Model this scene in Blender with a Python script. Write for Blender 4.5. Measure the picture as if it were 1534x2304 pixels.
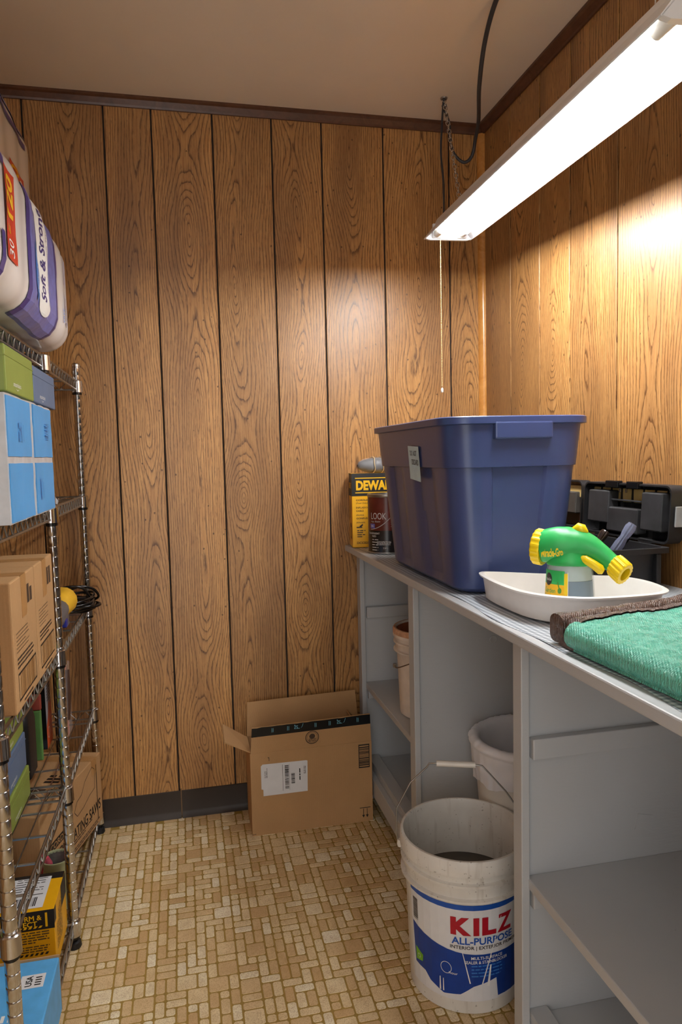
import bpy, bmesh, math, random
from mathutils import Vector, Matrix, noise as mnoise
random.seed(7)
S = bpy.context.scene
COL = S.collection
for o in list(bpy.data.objects): bpy.data.objects.remove(o)

# ---------------------------------------------------------------- camera, world, exposure
CAM_H = 1.25; FPX = 1604.48; YAW, PITCH, ROLL = .2183, -.0786, -.0234
D, W, H, XL, YF = 2.4926, 1.1107, 2.4186, -.70, -.55      # back wall, right wall, ceiling, left wall, open front
fw = Vector((math.sin(YAW)*math.cos(PITCH), math.cos(YAW)*math.cos(PITCH), math.sin(PITCH)))
rt = Vector((math.cos(YAW), -math.sin(YAW), 0)); up = rt.cross(fw)
rr = math.cos(ROLL)*rt + math.sin(ROLL)*up; uu = -math.sin(ROLL)*rt + math.cos(ROLL)*up
cd = bpy.data.cameras.new('camera'); cam = bpy.data.objects.new('camera', cd); COL.objects.link(cam)
m3 = Matrix((rr, uu, -fw)).transposed().to_4x4(); m3.translation = (0, 0, CAM_H); cam.matrix_world = m3
cd.sensor_fit = 'VERTICAL'; cd.sensor_height = 36; cd.sensor_width = 24; cd.lens = FPX/2304*36
cd.clip_start = .02; S.camera = cam
def proj(p):
    v = Vector(p)-Vector((0, 0, CAM_H)); d = v.dot(fw)
    return (767+FPX*v.dot(rr)/d, 1152-FPX*v.dot(uu)/d, d)
wd = bpy.data.worlds.new('world'); S.world = wd; wd.use_nodes = True
bg = wd.node_tree.nodes['Background']; bg.inputs[0].default_value = (1, .975, .94, 1); bg.inputs[1].default_value = 1.5
S.view_settings.view_transform = 'Standard'; S.view_settings.look = 'None'
S.view_settings.exposure = .62; S.view_settings.gamma = 1; S.view_settings.use_curve_mapping = False
TUBE_STRENGTH = 66.0

# ---------------------------------------------------------------- materials
def lin(c):
    if isinstance(c, str): c = tuple(int(c[i:i+2], 16) for i in (0, 2, 4))
    return tuple(((v/255)/12.92 if v/255 <= .04045 else ((v/255+.055)/1.055)**2.4) for v in c)+(1,)
class G:
    def __init__(s, name):
        s.m = bpy.data.materials.new(name); s.m.use_nodes = True; s.t = s.m.node_tree
        s.b = s.t.nodes['Principled BSDF']
    def n(s, typ, **k):
        nd = s.t.nodes.new(typ)
        for a, v in k.items(): setattr(nd, a, v)
        return nd
    def put(s, sock, v):
        if isinstance(v, bpy.types.NodeSocket): s.t.links.new(v, sock)
        elif v is not None:
            try: sock.default_value = v
            except Exception: sock.default_value = v[:3]
    def mth(s, op, a, b=None, c=None, clamp=False):
        nd = s.n('ShaderNodeMath', operation=op, use_clamp=clamp)
        for i, v in enumerate((a, b, c)):
            if v is not None: s.put(nd.inputs[i], v)
        return nd.outputs[0]
    def vec(s, x=0, y=0, z=0):
        nd = s.n('ShaderNodeCombineXYZ')
        for i, v in enumerate((x, y, z)): s.put(nd.inputs[i], v)
        return nd.outputs[0]
    def noise(s, v, scale=1, detail=2, rough=.5, dist=0):
        nd = s.n('ShaderNodeTexNoise'); s.put(nd.inputs['Vector'], v); nd.inputs['Scale'].default_value = scale
        nd.inputs['Detail'].default_value = detail; nd.inputs['Roughness'].default_value = rough; nd.inputs['Distortion'].default_value = dist
        return nd.outputs['Fac']
    def mix(s, f, a, b):
        nd = s.n('ShaderNodeMix', data_type='RGBA'); s.put(nd.inputs[0], f); s.put(nd.inputs[6], a); s.put(nd.inputs[7], b)
        return nd.outputs[2]
    def ramp(s, f, *st):
        nd = s.n('ShaderNodeValToRGB'); s.put(nd.inputs[0], f); r = nd.color_ramp
        while len(r.elements) < len(st): r.elements.new(.5)
        for e, (p, c) in zip(r.elements, st): e.position = p; e.color = c if isinstance(c, tuple) else (c, c, c, 1)
        return nd.outputs[0]
    def bump(s, h, strength=.3, dist=.001):
        nd = s.n('ShaderNodeBump'); s.put(nd.inputs['Height'], h); nd.inputs['Strength'].default_value = strength; nd.inputs['Distance'].default_value = dist
        s.t.links.new(nd.outputs[0], s.b.inputs['Normal'])
    def obj(s): return s.n('ShaderNodeTexCoord').outputs['Object']
    def set(s, **k):
        for a, v in k.items(): s.put(s.b.inputs[a.replace('_', ' ')], v)
        return s.m
MATS = {}
def flat(name, c, rough=.5, metal=0, spec=.5, var=.08, vs=30, bump=0, bs=200, **k):
    if name in MATS: return MATS[name]
    g = G(name); c = lin(c); o = g.obj()
    n = g.noise(o, vs, 3)
    dk = tuple(v*(1-var) for v in c[:3])+(1,); lt = tuple(min(1, v*(1+var)) for v in c[:3])+(1,)
    g.set(Base_Color=g.ramp(n, (.3, dk), (.7, lt)), Roughness=rough, Metallic=metal)
    g.b.inputs['Specular IOR Level'].default_value = spec
    if bump: g.bump(g.noise(o, bs, 2), bump)
    for a, v in k.items(): g.b.inputs[a.replace('_', ' ')].default_value = v
    MATS[name] = g.m; return g.m

def mat_wood(name, tone=1.0, lift=0):
    g = G(name); o = g.obj(); sp = g.n('ShaderNodeSeparateXYZ'); g.put(sp.inputs[0], o)
    rnd = g.n('ShaderNodeObjectInfo').outputs['Random']; off = g.mth('MULTIPLY', rnd, 53.0)
    x, z = sp.outputs[0], sp.outputs[2]
    xc = g.mth('MULTIPLY_ADD', g.mth('SUBTRACT', rnd, .5), .07, g.mth('MULTIPLY', g.mth('SUBTRACT', g.noise(g.vec(off, z, 3.1), 1.3, 1), .5), .10))
    dx = g.mth('SUBTRACT', x, xc)
    dz = g.mth('MULTIPLY', g.mth('SUBTRACT', g.noise(g.vec(off, z, 9.7), 1.25, 1), .5), .34)
    r = g.mth('SQRT', g.mth('ADD', g.mth('MULTIPLY', dx, dx), g.mth('MULTIPLY', dz, dz)))
    w1 = g.noise(g.vec(g.mth('MULTIPLY', x, 9), g.mth('MULTIPLY', z, 1.5), off), 1, 2)
    w2 = g.noise(g.vec(g.mth('MULTIPLY', x, 90), g.mth('MULTIPLY', z, 16), off), 1, 2)
    r = g.mth('ADD', r, g.mth('MULTIPLY', g.mth('SUBTRACT', w1, .5), .050))
    r = g.mth('ADD', r, g.mth('MULTIPLY', g.mth('SUBTRACT', w2, .5), .0042))
    # ring spacing opens towards the heart of the board
    fr = g.mth('FRACT', g.mth('MULTIPLY', g.mth('POWER', g.mth('ABSOLUTE', g.mth('ADD', r, .012)), .8), 92))
    line = g.ramp(fr, (0, 1.0), (.10, .75), (.22, .20), (.6, .0), (.94, .12), (1, 1.0))
    brk = g.ramp(g.noise(g.vec(g.mth('MULTIPLY', x, 260), g.mth('MULTIPLY', z, 45), off), 1, 2), (.30, .40), (.52, 1.0))
    line = g.mth('MULTIPLY', line, brk)
    fine = g.noise(g.vec(g.mth('MULTIPLY', x, 520), g.mth('MULTIPLY', z, 14), off), 1, 2)
    pore = g.ramp(g.noise(g.vec(g.mth('MULTIPLY', x, 330), g.mth('MULTIPLY', z, 40), off), 1, 2), (.60, 0.0), (.68, 1.0))
    big = g.noise(g.vec(g.mth('MULTIPLY', x, 7), g.mth('MULTIPLY', z, 1.1), off), 1, 2)
    def C(c): 
        l = lin(c); return tuple(min(1, v*tone) for v in l[:3])+(1,)
    base = g.mix(g.ramp(fine, (.35, 0.0), (.65, 1.0)), C((172, 122, 70)), C((208, 160, 102)))
    base = g.mix(g.ramp(big, (.42, 0.0), (.66, .62)), base, C((132, 94, 60)))
    base = g.mix(g.mth('MULTIPLY', pore, .45), base, C((98, 64, 38)))
    base = g.mix(g.mth('MULTIPLY', line, .92), base, C((80, 48, 26)))
    # small distress flecks of the printed panel
    vo = g.n('ShaderNodeTexVoronoi'); vo.inputs['Scale'].default_value = 26
    g.put(vo.inputs['Vector'], g.vec(g.mth('ADD', x, off), 0, g.mth('MULTIPLY', z, .8)))
    sel = g.n('ShaderNodeSeparateColor'); g.put(sel.inputs[0], vo.outputs['Color'])
    wob = g.mth('MULTIPLY', g.noise(g.vec(x, off, z), 420, 1), .07)
    fl = g.mth('MULTIPLY', g.mth('LESS_THAN', g.mth('ADD', vo.outputs['Distance'], wob), .11), g.mth('GREATER_THAN', sel.outputs[0], .3))
    base = g.mix(g.mth('MULTIPLY', fl, .75), base, C((60, 34, 16)))
    hue = g.n('ShaderNodeHueSaturation'); g.put(hue.inputs['Color'], base)
    g.put(hue.inputs['Value'], g.mth('MULTIPLY_ADD', rnd, .22, .89)); hue.inputs['Saturation'].default_value = 1.02
    g.set(Base_Color=hue.outputs[0], Roughness=g.mth('MULTIPLY_ADD', fine, .16, .30))
    g.b.inputs['Specular IOR Level'].default_value = .6
    g.bump(g.mth('ADD', g.mth('MULTIPLY', line, -.6), g.mth('MULTIPLY', fine, .4)), .18, .0006)
    return g.m
M_PLANK = mat_wood('wood_panel')
def mat_trimwood(name, a, b, rough=.35):
    g = G(name); o = g.obj(); mp = g.n('ShaderNodeMapping'); g.put(mp.inputs[0], o); mp.inputs['Scale'].default_value = (6, 6, 6)
    n = g.noise(mp.outputs[0], 3, 4, .6, 1.5)
    g.set(Base_Color=g.ramp(n, (.3, lin(a)), (.7, lin(b))), Roughness=rough); return g.m
M_CROWN = mat_trimwood('crown_wood', (78, 48, 32), (104, 66, 44))
M_CORNER = mat_trimwood('corner_wood', (196, 132, 62), (222, 160, 86), .22)
M_PINE = mat_trimwood('pine_strip', (222, 186, 112), (236, 206, 140), .5)
M_GROOVE = flat('groove_black', (34, 24, 18), .7)
def mat_ceiling():
    g = G('ceiling_paint'); o = g.obj()
    g.set(Base_Color=g.ramp(g.noise(o, 3, 3), (.3, lin((236, 222, 202))), (.7, lin((241, 228, 209)))), Roughness=.75)
    g.bump(g.noise(o, 90, 3), .15, .002); return g.m
M_CEIL = mat_ceiling()
def mat_tile():
    g = G('floor_tile'); o = g.obj()
    a = g.n('ShaderNodeObjectInfo').outputs['Random']; b = g.n('ShaderNodeNewGeometry').outputs['Random Per Island']
    f = g.mth('FRACT', g.mth('ADD', g.mth('MULTIPLY', a, 7.13), g.mth('MULTIPLY', b, 3.7)))
    tint = g.ramp(f, (0, lin((208, 174, 126))), (.3, lin((222, 194, 148))), (.55, lin((234, 212, 168))), (.8, lin((244, 228, 190))), (1, lin((250, 242, 216))))
    pos = g.n('ShaderNodeNewGeometry').outputs['Position']
    sp = g.noise(pos, 420, 2)
    c = g.mix(g.ramp(sp, (.48, 0.0), (.62, .5)), tint, lin((172, 132, 84)))
    c = g.mix(g.ramp(g.noise(pos, 30, 2), (.4, 0.0), (.75, .35)), c, lin((184, 148, 96)))
    g.set(Base_Color=c, Roughness=.5); g.bump(sp, .25, .0006); return g.m
M_TILE = mat_tile()
M_GROUT = flat('floor_grout', (160, 130, 62), .55, var=.12, vs=60)
M_BASE = flat('vinyl_black', (52, 43, 37), .5, var=.1, vs=12)
M_JOINT = flat('joint_brown', (112, 88, 60), .6)
def mat_paint(name, c):
    g = G(name); o = g.obj(); c = lin(c)
    mp = g.n('ShaderNodeMapping'); g.put(mp.inputs[0], o); mp.inputs['Scale'].default_value = (1, 1, 6)
    n = g.noise(mp.outputs[0], 40, 3); d = g.noise(o, 5, 3)
    vo = g.n('ShaderNodeTexVoronoi'); vo.inputs['Scale'].default_value = 38; g.put(vo.inputs['Vector'], o)
    sc = g.n('ShaderNodeSeparateColor'); g.put(sc.inputs[0], vo.outputs['Color'])
    speck = g.mth('MULTIPLY', g.mth('LESS_THAN', vo.outputs['Distance'], .05), g.mth('GREATER_THAN', sc.outputs[1], .8))
    col = g.ramp(d, (.3, tuple(v*.94 for v in c[:3])+(1,)), (.7, c))
    g.set(Base_Color=g.mix(g.mth('MULTIPLY', speck, .35), col, lin((120, 110, 100))), Roughness=.42)
    g.bump(n, .35, .0012); return g.m
M_PAINT = mat_paint('grey_paint', (186, 189, 192))
def mat_liner():
    g = G('checked_liner'); o = g.obj(); sp = g.n('ShaderNodeSeparateXYZ'); g.put(sp.inputs[0], o)
    sx = g.mth('GREATER_THAN', g.mth('FRACT', g.mth('MULTIPLY', sp.outputs[0], 1/.0115)), .48)
    sy = g.mth('GREATER_THAN', g.mth('FRACT', g.mth('MULTIPLY', sp.outputs[1], 1/.0115)), .48)
    s = g.mth('MULTIPLY', g.mth('ADD', sx, sy), .5)
    g.set(Base_Color=g.ramp(s, (0, lin((228, 232, 236))), (.5, lin((176, 184, 192))), (1, lin((122, 132, 142)))), Roughness=.33)
    g.bump(s, .3, .0006); return g.m
M_LINER = mat_liner()
def mat_card(name, c, bump=.12):
    g = G(name); o = g.obj(); c = lin(c); sp = g.n('ShaderNodeSeparateXYZ'); g.put(sp.inputs[0], o)
    n = g.noise(o, 9, 4); f = g.noise(o, 700, 2)
    col = g.mix(g.ramp(f, (.35, 0.0), (.65, .18)), g.ramp(n, (.3, tuple(v*.88 for v in c[:3])+(1,)), (.7, c)), tuple(v*.6 for v in c[:3])+(1,))
    wv = g.mth('SINE', g.mth('MULTIPLY', g.mth('ADD', sp.outputs[0], sp.outputs[1]), 900))
    g.set(Base_Color=col, Roughness=.8); g.bump(wv, bump, .0004); g.b.inputs['Specular IOR Level'].default_value = .2
    return g.m
M_CARD = M_CARDL = M_CARDB = mat_card('cardboard', (194, 154, 109))
M_CHROME = flat('chrome', (205, 205, 206), .16, 1.0, var=.03)
M_STEEL = flat('dull_steel', (160, 158, 154), .32, 1.0, var=.08)
M_BLACKP = flat('black_plastic', (28, 28, 30), .48, spec=.35, var=.15, vs=18, bump=.1, bs=500)
M_BLACKG = flat('black_gloss', (18, 18, 20), .22)
M_BLUEBIN = flat('blue_bin_plastic', (56, 70, 114), .30, var=.04, vs=6, bump=.05, bs=90)
M_WHITEP = flat('white_plastic', (226, 222, 214), .38, var=.04, vs=14)
M_TRAY = flat('tray_plastic', (232, 230, 226), .34, var=.05, vs=20)
M_WHITE = flat('print_white', (238, 238, 236), .5, var=.02)
M_PAPER = flat('paper_white', (226, 228, 232), .6, var=.03)
M_BLACK = flat('print_black', (26, 24, 24), .5)
M_YELLOW = flat('print_yellow', (244, 190, 18), .45, var=.05)
M_YPLAST = flat('yellow_plastic', (240, 208, 20), .35, var=.04)
M_GPLAST = flat('green_plastic', (38, 168, 84), .38, var=.04)
M_BROWNINK = flat('brown_ink', (72, 54, 40), .7)
M_ENAMEL = flat('white_enamel', (228, 230, 232), .3, var=.02)
M_TEAL = None

# ---------------------------------------------------------------- mesh helpers
class MB:
    def __init__(s): s.v = []; s.f = []
    def add(s, vs, fs):
        k = len(s.v); s.v += [tuple(p) for p in vs]; s.f += [tuple(i+k for i in f) for f in fs]; return s
    def box(s, x0, x1, y0, y1, z0, z1):
        return s.add([(x0,y0,z0),(x1,y0,z0),(x1,y1,z0),(x0,y1,z0),(x0,y0,z1),(x1,y0,z1),(x1,y1,z1),(x0,y1,z1)],
            [(0,3,2,1),(4,5,6,7),(0,1,5,4),(1,2,6,5),(2,3,7,6),(3,0,4,7)])
    def quad(s, a, b, c, d): return s.add([a, b, c, d], [(0, 1, 2, 3)])
    def slab(s, pts, off):            # polygon extruded by vector
        n = len(pts); off = Vector(off); p2 = [Vector(p)+off for p in pts]
        return s.add(list(pts)+p2, [tuple(range(n-1, -1, -1)), tuple(range(n, 2*n))]+[(i, (i+1) % n, n+(i+1) % n, n+i) for i in range(n)])
    def lathe(s, prof, seg=32, c=(0, 0, 0), sx=1, sy=1, axis='z', caps=True):
        vs = []; fs = []; n = len(prof)
        for r, z in prof:
            for k in range(seg):
                a = 2*math.pi*k/seg; p = (r*math.cos(a)*sx, r*math.sin(a)*sy, z)
                if axis == 'x': p = (p[2], p[0], p[1])
                if axis == 'y': p = (p[0], p[2], p[1])
                vs.append((p[0]+c[0], p[1]+c[1], p[2]+c[2]))
        for i in range(n-1):
            for k in range(seg):
                k2 = (k+1) % seg; fs.append((i*seg+k, i*seg+k2, (i+1)*seg+k2, (i+1)*seg+k))
        if caps:
            if prof[0][0] > 1e-6: fs.append(tuple(range(seg-1, -1, -1)))
            if prof[-1][0] > 1e-6: fs.append(tuple((n-1)*seg+k for k in range(seg)))
        return s.add(vs, fs)
    def tube(s, path, r, seg=8, closed=False, caps=True):
        P = [Vector(p) for p in path]; n = len(P); R = r if isinstance(r, (list, tuple)) else [r]*n
        vs = []; fs = []; nrm = None
        for i in range(n):
            t = (P[(i+1) % n]-P[i-1]) if closed else (P[min(i+1, n-1)]-P[max(i-1, 0)])
            t.normalize()
            if nrm is None:
                nrm = t.orthogonal().normalized()
            else:
                nrm = nrm-t*nrm.dot(t)
                nrm = nrm.normalized() if nrm.length > 1e-6 else t.orthogonal().normalized()
            b = t.cross(nrm)
            for k in range(seg):
                a = 2*math.pi*k/seg; vs.append(P[i]+(nrm*math.cos(a)+b*math.sin(a))*R[i])
        m = n if closed else n-1
        for i in range(m):
            j = (i+1) % n
            for k in range(seg):
                k2 = (k+1) % seg; fs.append((i*seg+k, i*seg+k2, j*seg+k2, j*seg+k))
        if caps and not closed: fs += [tuple(range(seg-1, -1, -1)), tuple((n-1)*seg+k for k in range(seg))]
        return s.add(vs, fs)
    def grid(s, fn, nu, nv):          # fn(u,v) -> point, u,v in 0..1
        vs = [fn(i/nu, j/nv) for j in range(nv+1) for i in range(nu+1)]
        return s.add(vs, [(j*(nu+1)+i, j*(nu+1)+i+1, (j+1)*(nu+1)+i+1, (j+1)*(nu+1)+i) for j in range(nv) for i in range(nu)])
    def mesh(s, name, off=(0, 0, 0), bevel=0, seg=2, smooth=None, weld=False):
        me = bpy.data.meshes.new(name)
        me.from_pydata([(p[0]-off[0], p[1]-off[1], p[2]-off[2]) for p in s.v], [], s.f)
        bm = bmesh.new(); bm.from_mesh(me)
        if weld: bmesh.ops.remove_doubles(bm, verts=bm.verts, dist=1e-5)
        bmesh.ops.recalc_face_normals(bm, faces=bm.faces)
        if bevel:
            es = [e for e in bm.edges if len(e.link_faces) == 2 and e.calc_face_angle(0) > .5]
            bmesh.ops.bevel(bm, geom=es, offset=bevel, segments=seg, affect='EDGES', profile=.5, clamp_overlap=True)
        if smooth is not None:
            for f in bm.faces: f.smooth = True
            for e in bm.edges:
                if len(e.link_faces) == 2 and e.calc_face_angle(0) > smooth: e.smooth = False
        bm.to_mesh(me); bm.free(); return me
    def build(s, name, mat, parent=None, world=True, loc=(0, 0, 0), rotz=0, **k):
        off = (0, 0, 0)
        if parent is not None and world:
            p = parent; off = Vector((0, 0, 0))
            while p is not None: off += p.location; p = p.parent
        elif parent is None and world: off = Vector(loc)
        me = s.mesh(name, off, **k); me.materials.append(mat)
        o = bpy.data.objects.new(name, me); COL.objects.link(o)
        if parent is not None: o.parent = parent
        else: o.location = loc; o.rotation_euler = (0, 0, rotz)
        return o
def thing(name, label, cat, loc=(0, 0, 0), rotz=0, group=None):
    o = bpy.data.objects.new(name, None); COL.objects.link(o); o.empty_display_size = .05
    o.location = loc; o.rotation_euler = (0, 0, rotz); return tag(o, label, cat, group)
def tag(o, label, cat, group=None):
    o['label'] = label; o['category'] = cat
    if group: o['group'] = group
    return o
def struct(o, label=None):
    o['kind'] = 'structure'
    if label: o['label'] = label
    return o
def smoothpath(pts, n=8, closed=False):
    P = [Vector(p) for p in pts]; out = []; m = len(P)
    rng = range(m) if closed else range(m-1)
    for i in rng:
        if closed: a, b, c, d = P[i-1], P[i], P[(i+1) % m], P[(i+2) % m]
        else: a, b, c, d = P[max(i-1, 0)], P[i], P[i+1], P[min(i+2, m-1)]
        for k in range(n):
            t = k/n; out.append(.5*((2*b)+(c-a)*t+(2*a-5*b+4*c-d)*t*t+(3*b-a-3*c+d)*t**3))
    if not closed: out.append(P[-1])
    return out
# flat or wrapped print: lettering, bars, panels
_tc = {}
def text2d(t, bold=0, shear=0):
    key = (t, bold, shear)
    if key not in _tc:
        c = bpy.data.curves.new('t', 'FONT'); c.body = t; c.size = 1; c.resolution_u = 3; c.offset = bold; c.shear = shear; c.fill_mode = 'FRONT'
        o = bpy.data.objects.new('t', c); COL.objects.link(o)
        dg = bpy.context.evaluated_depsgraph_get(); me = bpy.data.meshes.new_from_object(o.evaluated_get(dg))
        v = [(p.co.x, p.co.y) for p in me.vertices]; f = [tuple(q.vertices) for q in me.polygons]
        bpy.data.objects.remove(o); bpy.data.curves.remove(c); bpy.data.meshes.remove(me)
        x0 = min(p[0] for p in v); x1 = max(p[0] for p in v); y0 = min(p[1] for p in v); y1 = max(p[1] for p in v)
        _tc[key] = ([((p[0]-x0)/(x1-x0), (p[1]-y0)/(y1-y0)) for p in v], f)
    return _tc[key]
class Sheet:
    def __init__(s, parent, fn, cut=0): s.p = parent; s.fn = fn; s.cut = cut; s.g = {}
    def _add(s, name, mat, vs, fs, n): s.g.setdefault((name, mat.name), (mat, []))[1].append((vs, fs, n))
    def rect(s, name, mat, u0, u1, v0, v1, n=.0004): s._add(name, mat, [(u0, v0), (u1, v0), (u1, v1), (u0, v1)], [(0, 1, 2, 3)], n); return s
    def poly(s, name, mat, pts, n=.0004): s._add(name, mat, pts, [tuple(range(len(pts)))], n); return s
    def ring(s, name, mat, cu, cv, ru, rv, w, n=.0006, k=28):
        pts = []; 
        for i in range(k):
            a = 2*math.pi*i/k; pts += [(cu+ru*math.cos(a), cv+rv*math.sin(a)), (cu+(ru-w)*math.cos(a), cv+(rv-w)*math.sin(a))]
        s._add(name, mat, pts, [(2*i, (2*i+2) % (2*k), (2*i+3) % (2*k), 2*i+1) for i in range(k)], n); return s
    def disc(s, name, mat, cu, cv, ru, rv, n=.0006, k=24):
        return s.poly(name, mat, [(cu+ru*math.cos(2*math.pi*i/k), cv+rv*math.sin(2*math.pi*i/k)) for i in range(k)], n)
    def text(s, name, mat, t, u, v, w, h, rot=0, n=.0007, bold=0, shear=0):   # box centre u,v ; w along the reading direction
        vs, fs = text2d(t, bold, shear); a = math.radians(rot); c, sn = math.cos(a), math.sin(a); out = []
        for x, y in vs:
            p, q = (x-.5)*w, (y-.5)*h; out.append((u+p*c-q*sn, v+p*sn+q*c))
        s._add(name, mat, out, fs, n); return s
    def bars(s, name, mat, u0, u1, v0, v1, k=22, along='u', n=.0007, seed=1):
        r = random.Random(seed); a, b = (u0, u1) if along == 'u' else (v0, v1); st = (b-a)/k; p = a
        while p < b-st*.3:
            w = st*r.choice((.25, .35, .6, .9)); e = min(b, p+w)
            (s.rect(name, mat, p, e, v0, v1, n) if along == 'u' else s.rect(name, mat, u0, u1, p, e, n))
            p = e+st*r.choice((.3, .45, .7))
        return s
    def lines(s, name, mat, u0, u1, v0, v1, k=5, fill=.5, n=.0007, seed=2, along='u'):      # rows of print too small to read
        r = random.Random(seed)
        for i in range(k):
            if along == 'u': h = (v1-v0)/k; a = v1-h*(i+1)+h*(1-fill)/2; lim = u1-(u1-u0)*r.choice((0, .05, .3)); p = u0
            else: h = (u1-u0)/k; a = u0+h*i+h*(1-fill)/2; lim = v1-(v1-v0)*r.choice((0, .05, .3)); p = v0
            while p < lim:
                e = min(lim, p+h*r.uniform(.8, 3.2))
                if along == 'u': s.rect(name, mat, p, e, a, a+h*fill, n)
                else: s.rect(name, mat, a, a+h*fill, p, e, n)
                p = e+h*.4
        return s
    def flush(s):
        jobs = []
        for (name, _), (mat, items) in s.g.items():
            if 1 < len(items) <= 6: jobs += [(name, mat, [it]) for it in items]
            else: jobs.append((name, mat, items))
        for name, mat, items in jobs:
            bm = bmesh.new(); lay = bm.verts.layers.float.new('n')
            for vs, fs, n in items:
                bv = [bm.verts.new((x, y, 0)) for x, y in vs]
                for v in bv: v[lay] = n
                for f in fs:
                    try: bm.faces.new([bv[i] for i in f])
                    except ValueError: pass
            if s.cut:
                us = [v.co.x for v in bm.verts]; a = math.floor(min(us)/s.cut)+1
                while a*s.cut < max(us):
                    bmesh.ops.bisect_plane(bm, geom=bm.verts[:]+bm.edges[:]+bm.faces[:], plane_co=(a*s.cut, 0, 0), plane_no=(1, 0, 0)); a += 1
                vs_ = [v.co.y for v in bm.verts]; a = math.floor(min(vs_)/s.cut)+1
                while a*s.cut < max(vs_):
                    bmesh.ops.bisect_plane(bm, geom=bm.verts[:]+bm.edges[:]+bm.faces[:], plane_co=(0, a*s.cut, 0), plane_no=(0, 1, 0)); a += 1
            for v in bm.verts: v.co = Vector(s.fn(v.co.x, v.co.y, v[lay]))
            me = bpy.data.meshes.new(name); bm.to_mesh(me); bm.free(); me.materials.append(mat)
            o = bpy.data.objects.new(name, me); COL.objects.link(o); o.parent = s.p
            if len(items) > 6: o['kind'] = 'stuff'
def face_px(x, y0, z0): return lambda u, v, n: (x+n, y0-u, z0+v)     # a face looking to +x: u runs towards the viewer (-y)... local coords
def face_aisle(x, y0, z0): return lambda u, v, n: (x+n, y0+u, z0+v)  # face looking to +x, u runs away from the viewer (+y)
def face_front(y, x0, z0): return lambda u, v, n: (x0+u, y-n, z0+v)  # face looking to -y
def face_left(x, y0, z0): return lambda u, v, n: (x-n, y0-u, z0+v)   # face looking to -x, u runs towards the viewer
def face_top(z, x0, y0): return lambda u, v, n: (x0+u, y0+v, z+n)

# ================================================================ THE SETTING
# floor: grout sheet with the embossed little tiles on it
fl = struct(MB().box(XL-.05, W+.05, YF, D+.05, -.05, 0).build('floor', M_GROUT), 'vinyl floor of small cream and tan stone-look tiles')
U = .0246; NX = int((W-XL)/U)+1; NY = int((D-YF)/U)+1
occ = [[False]*NY for _ in range(NX)]; tiles = []; rg = random.Random(11)
for j in range(NY):
    for i in range(NX):
        if occ[i][j]: continue
        def free(w, h):
            if i % 8+w > 8: return False
            return all(i+a < NX and j+b < NY and not occ[i+a][j+b] for a in range(w) for b in range(h))
        q = rg.random()
        opts = [(2, 2), (2, 1), (1, 2)] if q < .13 else [(2, 1), (1, 2)] if q < .56 else [(1, 2), (2, 1)] if q < .82 else [(1, 1)]
        for w, h in opts+[(1, 1)]:
            if free(w, h): break
        for a in range(w):
            for b in range(h): occ[i+a][j+b] = True
        tiles.append((i, j, w, h))
def tile_geo(w, h, cx, cy, mb):
    a, b = w*U/2-.0017, h*U/2-.0017; c = .0034; vs = []
    for ins, z in ((0, -.0004), (.0009, .0009)):
        A, B = a-ins, b-ins
        vs += [(cx+x, cy+y, z) for x, y in ((A-c,-B),(A,-B+c),(A,B-c),(A-c,B),(-A+c,B),(-A,B-c),(-A,-B+c),(-A+c,-B))]
    mb.add(vs, [tuple(range(8, 16))]+[(k, (k+1) % 8, 8+(k+1) % 8, 8+k) for k in range(8)])
cand = []
for t in tiles:
    i, j, w, h = t; cx, cy = XL+(i+w/2)*U, YF+(j+h/2)*U
    if cx+w*U/2 > W or cy+h*U/2 > D: 
        cand.append((9e9, t, cx, cy)); continue
    px, py, d = proj((cx, cy, 0)) if cy > .3 else (0, 9999, 1)
    vis = 150 < px < 1140 and py < 2296 and -.29 < cx < .58 and not (cx > .18 and cy > 2.27) and not ((cx-.615)**2+(cy-1.49)**2 < .03)
    cand.append((-w*h/(d*d) if vis else 9e8, t, cx, cy))
cand.sort(key=lambda c: c[0]); rest = MB(); shapes = {}
for k, (s_, t, cx, cy) in enumerate(cand):
    if s_ > 8.5e9: continue
    i, j, w, h = t
    if k < 295 and s_ < 0:
        if (w, h) not in shapes:
            mb = MB(); tile_geo(w, h, 0, 0, mb); me = mb.mesh('tile'); me.materials.append(M_TILE); shapes[(w, h)] = me
        o = bpy.data.objects.new('tile', shapes[(w, h)]); COL.objects.link(o); o.location = (cx, cy, 0); o.parent = fl
    else: tile_geo(w, h, cx, cy, rest)
o = rest.build('tile_field', M_TILE, fl); o['kind'] = 'stuff'

# paneled walls
def plank(parent, a, b, along, pos):
    w = b-a; g = .0027
    mb = MB().box(-w/2+g, w/2-g, -.006, 0, 0, H)
    me = mb.mesh('plank', bevel=.0014, seg=1); me.materials.append(M_PLANK)
    o = bpy.data.objects.new('plank', me); COL.objects.link(o); o.parent = parent
    if along == 'x': o.location = ((a+b)/2, pos, 0)
    elif along == 'xf': o.location = ((a+b)/2, pos, 0); o.rotation_euler = (0, 0, math.pi)
    elif along == 'y': o.location = (pos, (a+b)/2, 0); o.rotation_euler = (0, 0, -math.pi/2)
    else: o.location = (pos, (a+b)/2, 0); o.rotation_euler = (0, 0, math.pi/2)
wb = struct(MB().box(XL-.1, W+.1, D, D+.1, -.05, H+.05).build('wall_back', M_GROOVE), 'back wall of dark oak grooved wood paneling')
ge = [XL, -.445, -.201, -.052, .144, .341, .513, .732, .976, W]
for a, b in zip(ge, ge[1:]): plank(wb, a, b, 'x', D)
wr = struct(MB().box(W, W+.1, YF, D, -.05, H+.05).build('wall_right', M_GROOVE), 'right wall of honey oak grooved wood paneling')
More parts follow.
